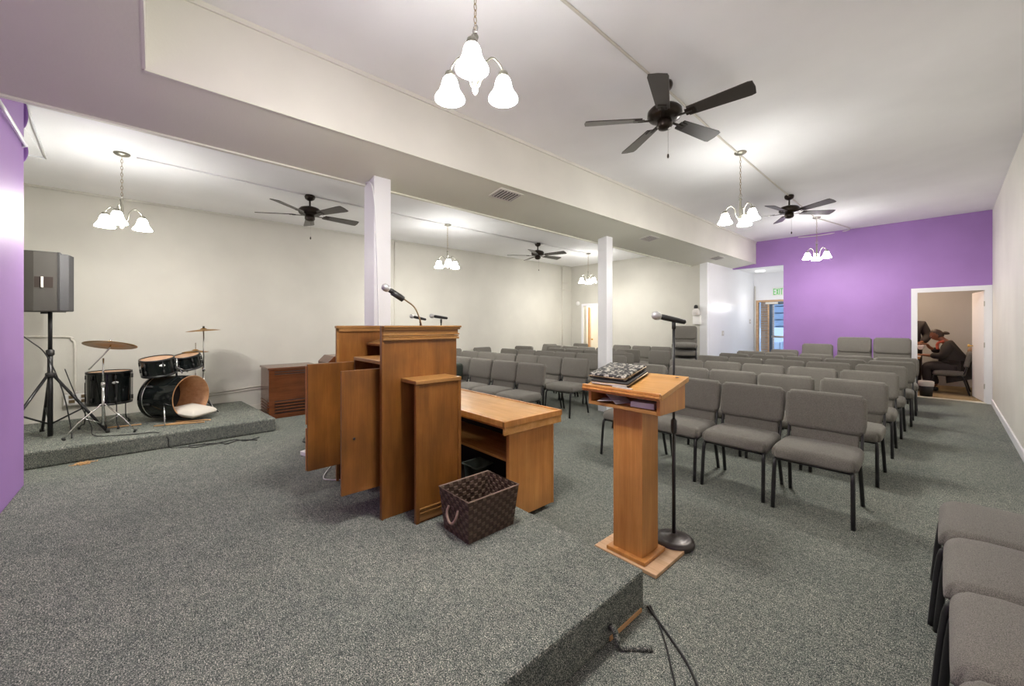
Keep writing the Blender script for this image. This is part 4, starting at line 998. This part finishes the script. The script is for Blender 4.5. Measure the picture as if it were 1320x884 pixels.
def face(Mx, parent):
    for s_ in (-1, 1):
        MB().lathe([(.001, -.008), (.006, -.005), (.0085, 0), (.006, .005), (.001, .008)], 10, Mx=Mx @ Matrix.Translation((.086, s_*.029, .006))).build('eye', 'plastic_w', parent)
        MB().lathe([(.001, -.005), (.005, 0), (.001, .005)], 8, Mx=Mx @ Matrix.Translation((.095, s_*.029, .006))).build('iris', 'blackp', parent)
        MB().rbox((0, 0, 0), (.03, .014, .055), .006, None, 1, Mx @ Matrix.Translation((-.005, s_*.076, -.005))).build('ear', 'skin', parent)
    MB().rbox((0, 0, 0), (.012, .042, .013), .005, None, 1, Mx @ Matrix.Translation((.089, 0, -.058))).build('mouth', mat('lips', (.22, .06, .04), .5), parent)
face(HW, wo)
for hx_, hy_, hz_ in ((-.35, -.09, .775), (-.26, .03, 1.0)):
    hd = MB().rbox((hx_-.02, hy_, hz_), (.08, .075, .03), .013, None, 2).build('palm', 'skin', wo)
    for k in range(4): MB().tube([(hx_-.05, hy_-.028+k*.019, hz_), (hx_-.09-.006*(k % 3), hy_-.03+k*.019, hz_-.008), (hx_-.115, hy_-.03+k*.019, hz_-.03)], [.010, .009, .007], 6).build('finger', 'skin', hd)
    MB().tube([(hx_-.01, hy_+.035, hz_), (hx_-.05, hy_+.06, hz_-.005)], [.011, .008], 6).build('thumb', 'skin', hd)
tag(MB().rbox((0, 0, 0), (.10, .10, .10), .03, lambda q, h: (q[0]*(1+.2*math.sin(30*q[2])), q[1], q[2]), 2).build('paper_wad', 'paper', None, loc=(-.37, YW+.02, .925)), 'crumpled white tissue held up by the seated person', 'tissue')
ma = thing('person', 'standing person in a charcoal jacket cut off by the door frame', 'person', (-.56, 12.85, 0))
V = [(0, 0, .95), (0, 0, 1.15), (0, 0, 1.38), (0, 0, 1.50), (0, -.01, 1.56), (0, -.02, 1.62), (-.10, 0, .9), (-.11, 0, .48), (-.12, 0, .08), (-.12, -.12, .04), (.10, 0, .9), (.11, 0, .48), (.12, 0, .08), (.12, -.12, .04),
     (.19, 0, 1.42), (.27, 0, 1.15), (.18, -.18, 1.0), (.12, -.25, 1.0), (-.19, 0, 1.42), (-.27, 0, 1.15), (-.22, -.15, .95), (-.2, -.2, .92)]
Ed = [(0, 1), (1, 2), (2, 3), (3, 4), (4, 5), (0, 6), (6, 7), (7, 8), (8, 9), (0, 10), (10, 11), (11, 12), (12, 13), (2, 14), (14, 15), (15, 16), (16, 17), (2, 18), (18, 19), (19, 20), (20, 21)]
HM = T(0, -.03, 1.675, -PI/2, R(10))
body_with_head(skinmesh('body', V, Ed, [.14, .12, .14, .08, .065, .06, .09, .07, .045, .035, .09, .07, .045, .035, .065, .05, .035, .03, .065, .05, .035, .03], 'skin', ma), HM); hair_cap(HM, ma, -.3); face(HM, ma)
skinmesh('jacket', [(0, 0, .78), (0, 0, 1.12), (0, 0, 1.38), (.19, 0, 1.41), (.28, 0, 1.15), (.20, -.16, 1.01), (-.19, 0, 1.41), (-.28, 0, 1.15), (-.23, -.13, .97), (0, 0, 1.50)], [(0, 1), (1, 2), (2, 3), (3, 4), (4, 5), (2, 6), (6, 7), (7, 8), (2, 9)], [.23, .19, .19, .11, .085, .065, .11, .085, .065, .11], 'coat2', ma)
skinmesh('trousers', [(0, 0, 1.0), (-.10, 0, .85), (-.11, 0, .48), (-.12, 0, .1), (.10, 0, .85), (.11, 0, .48), (.12, 0, .1)], [(0, 1), (1, 2), (2, 3), (0, 4), (4, 5), (5, 6)], [.15, .11, .085, .06, .11, .085, .06], 'coat', ma)
for x in (-.12, .12): MB().rbox((x, -.06, .045), (.10, .26, .08), .035, None, 2).build('shoe', 'blackp', ma)
for s_ in (-1, 1):
    hd = MB().rbox((s_*.17, -.22, .99), (.06, .09, .03), .013, None, 2).build('palm', 'skin', ma)
    for k in range(4): MB().tube([(s_*.17-.03+k*.018, -.26, .99), (s_*.17-.03+k*.018, -.31, .975)], [.010, .008], 6).build('finger', 'skin', hd)
ta = thing('table', 'small wooden table with papers in front of the seated person', 'table', (-.82, 12.10, 0))
B(-.45, .45, -.32, .32, .70, .73).build('tabletop', 'oak_h', ta, .004)
for x in (-.40, .40):
    for y in (-.27, .27): B(x-.02, x+.02, y-.02, y+.02, 0, .70).build('leg', 'black', ta)
tag(MB().box(-.1, .1, -.14, .14, 0, .012).build('papers', 'paper', None, loc=(-.47, 12.12, .731)), 'white papers on the office table', 'paper')
oc = chair(.02, YW, R(-90), 'dark-framed office chair under the seated person', 'chairs in the office')
oc.location = (-.20, YW, 0)
jk = MB().rbox((0, 0, 0), (.13, .46, .52), .05, lambda q, h: (q[0]+.01*math.sin(14*q[1]), q[1], q[2]), 3).build('draped_jacket', 'tanc', None, loc=(.37, YW+.66, .66)); tag(jk, 'tan jacket draped over a chair back behind the office door', 'jacket')
o2 = chair(.02, YW+.62, R(-90), 'chair behind the seated person holding a draped tan jacket', 'chairs in the office')
o2.location = (-.17, YW+.66, 0)
wb = thing('waste_bin', 'small black bin with white liner just inside the office doorway', 'bin', (-.27, 11.30, .004))
MB().lathe([(0, 0), (.085, 0), (.11, .26), (.10, .26), (.08, .01), (0, .01)], 20).build('bin_body', 'blackp', wb); MB().lathe([(.108, .20), (.114, .24), (.112, .29), (.095, .30), (.09, .22)], 16).build('liner', 'paper', wb)
wc = tag(MB().box(-.5, .34, -.14, .14, 0, .62).build('low_cabinet', 'far_wall', None, loc=(.28, 13.68, .004)), 'low grey-white ledge cabinet along the office back wall', 'cabinet')
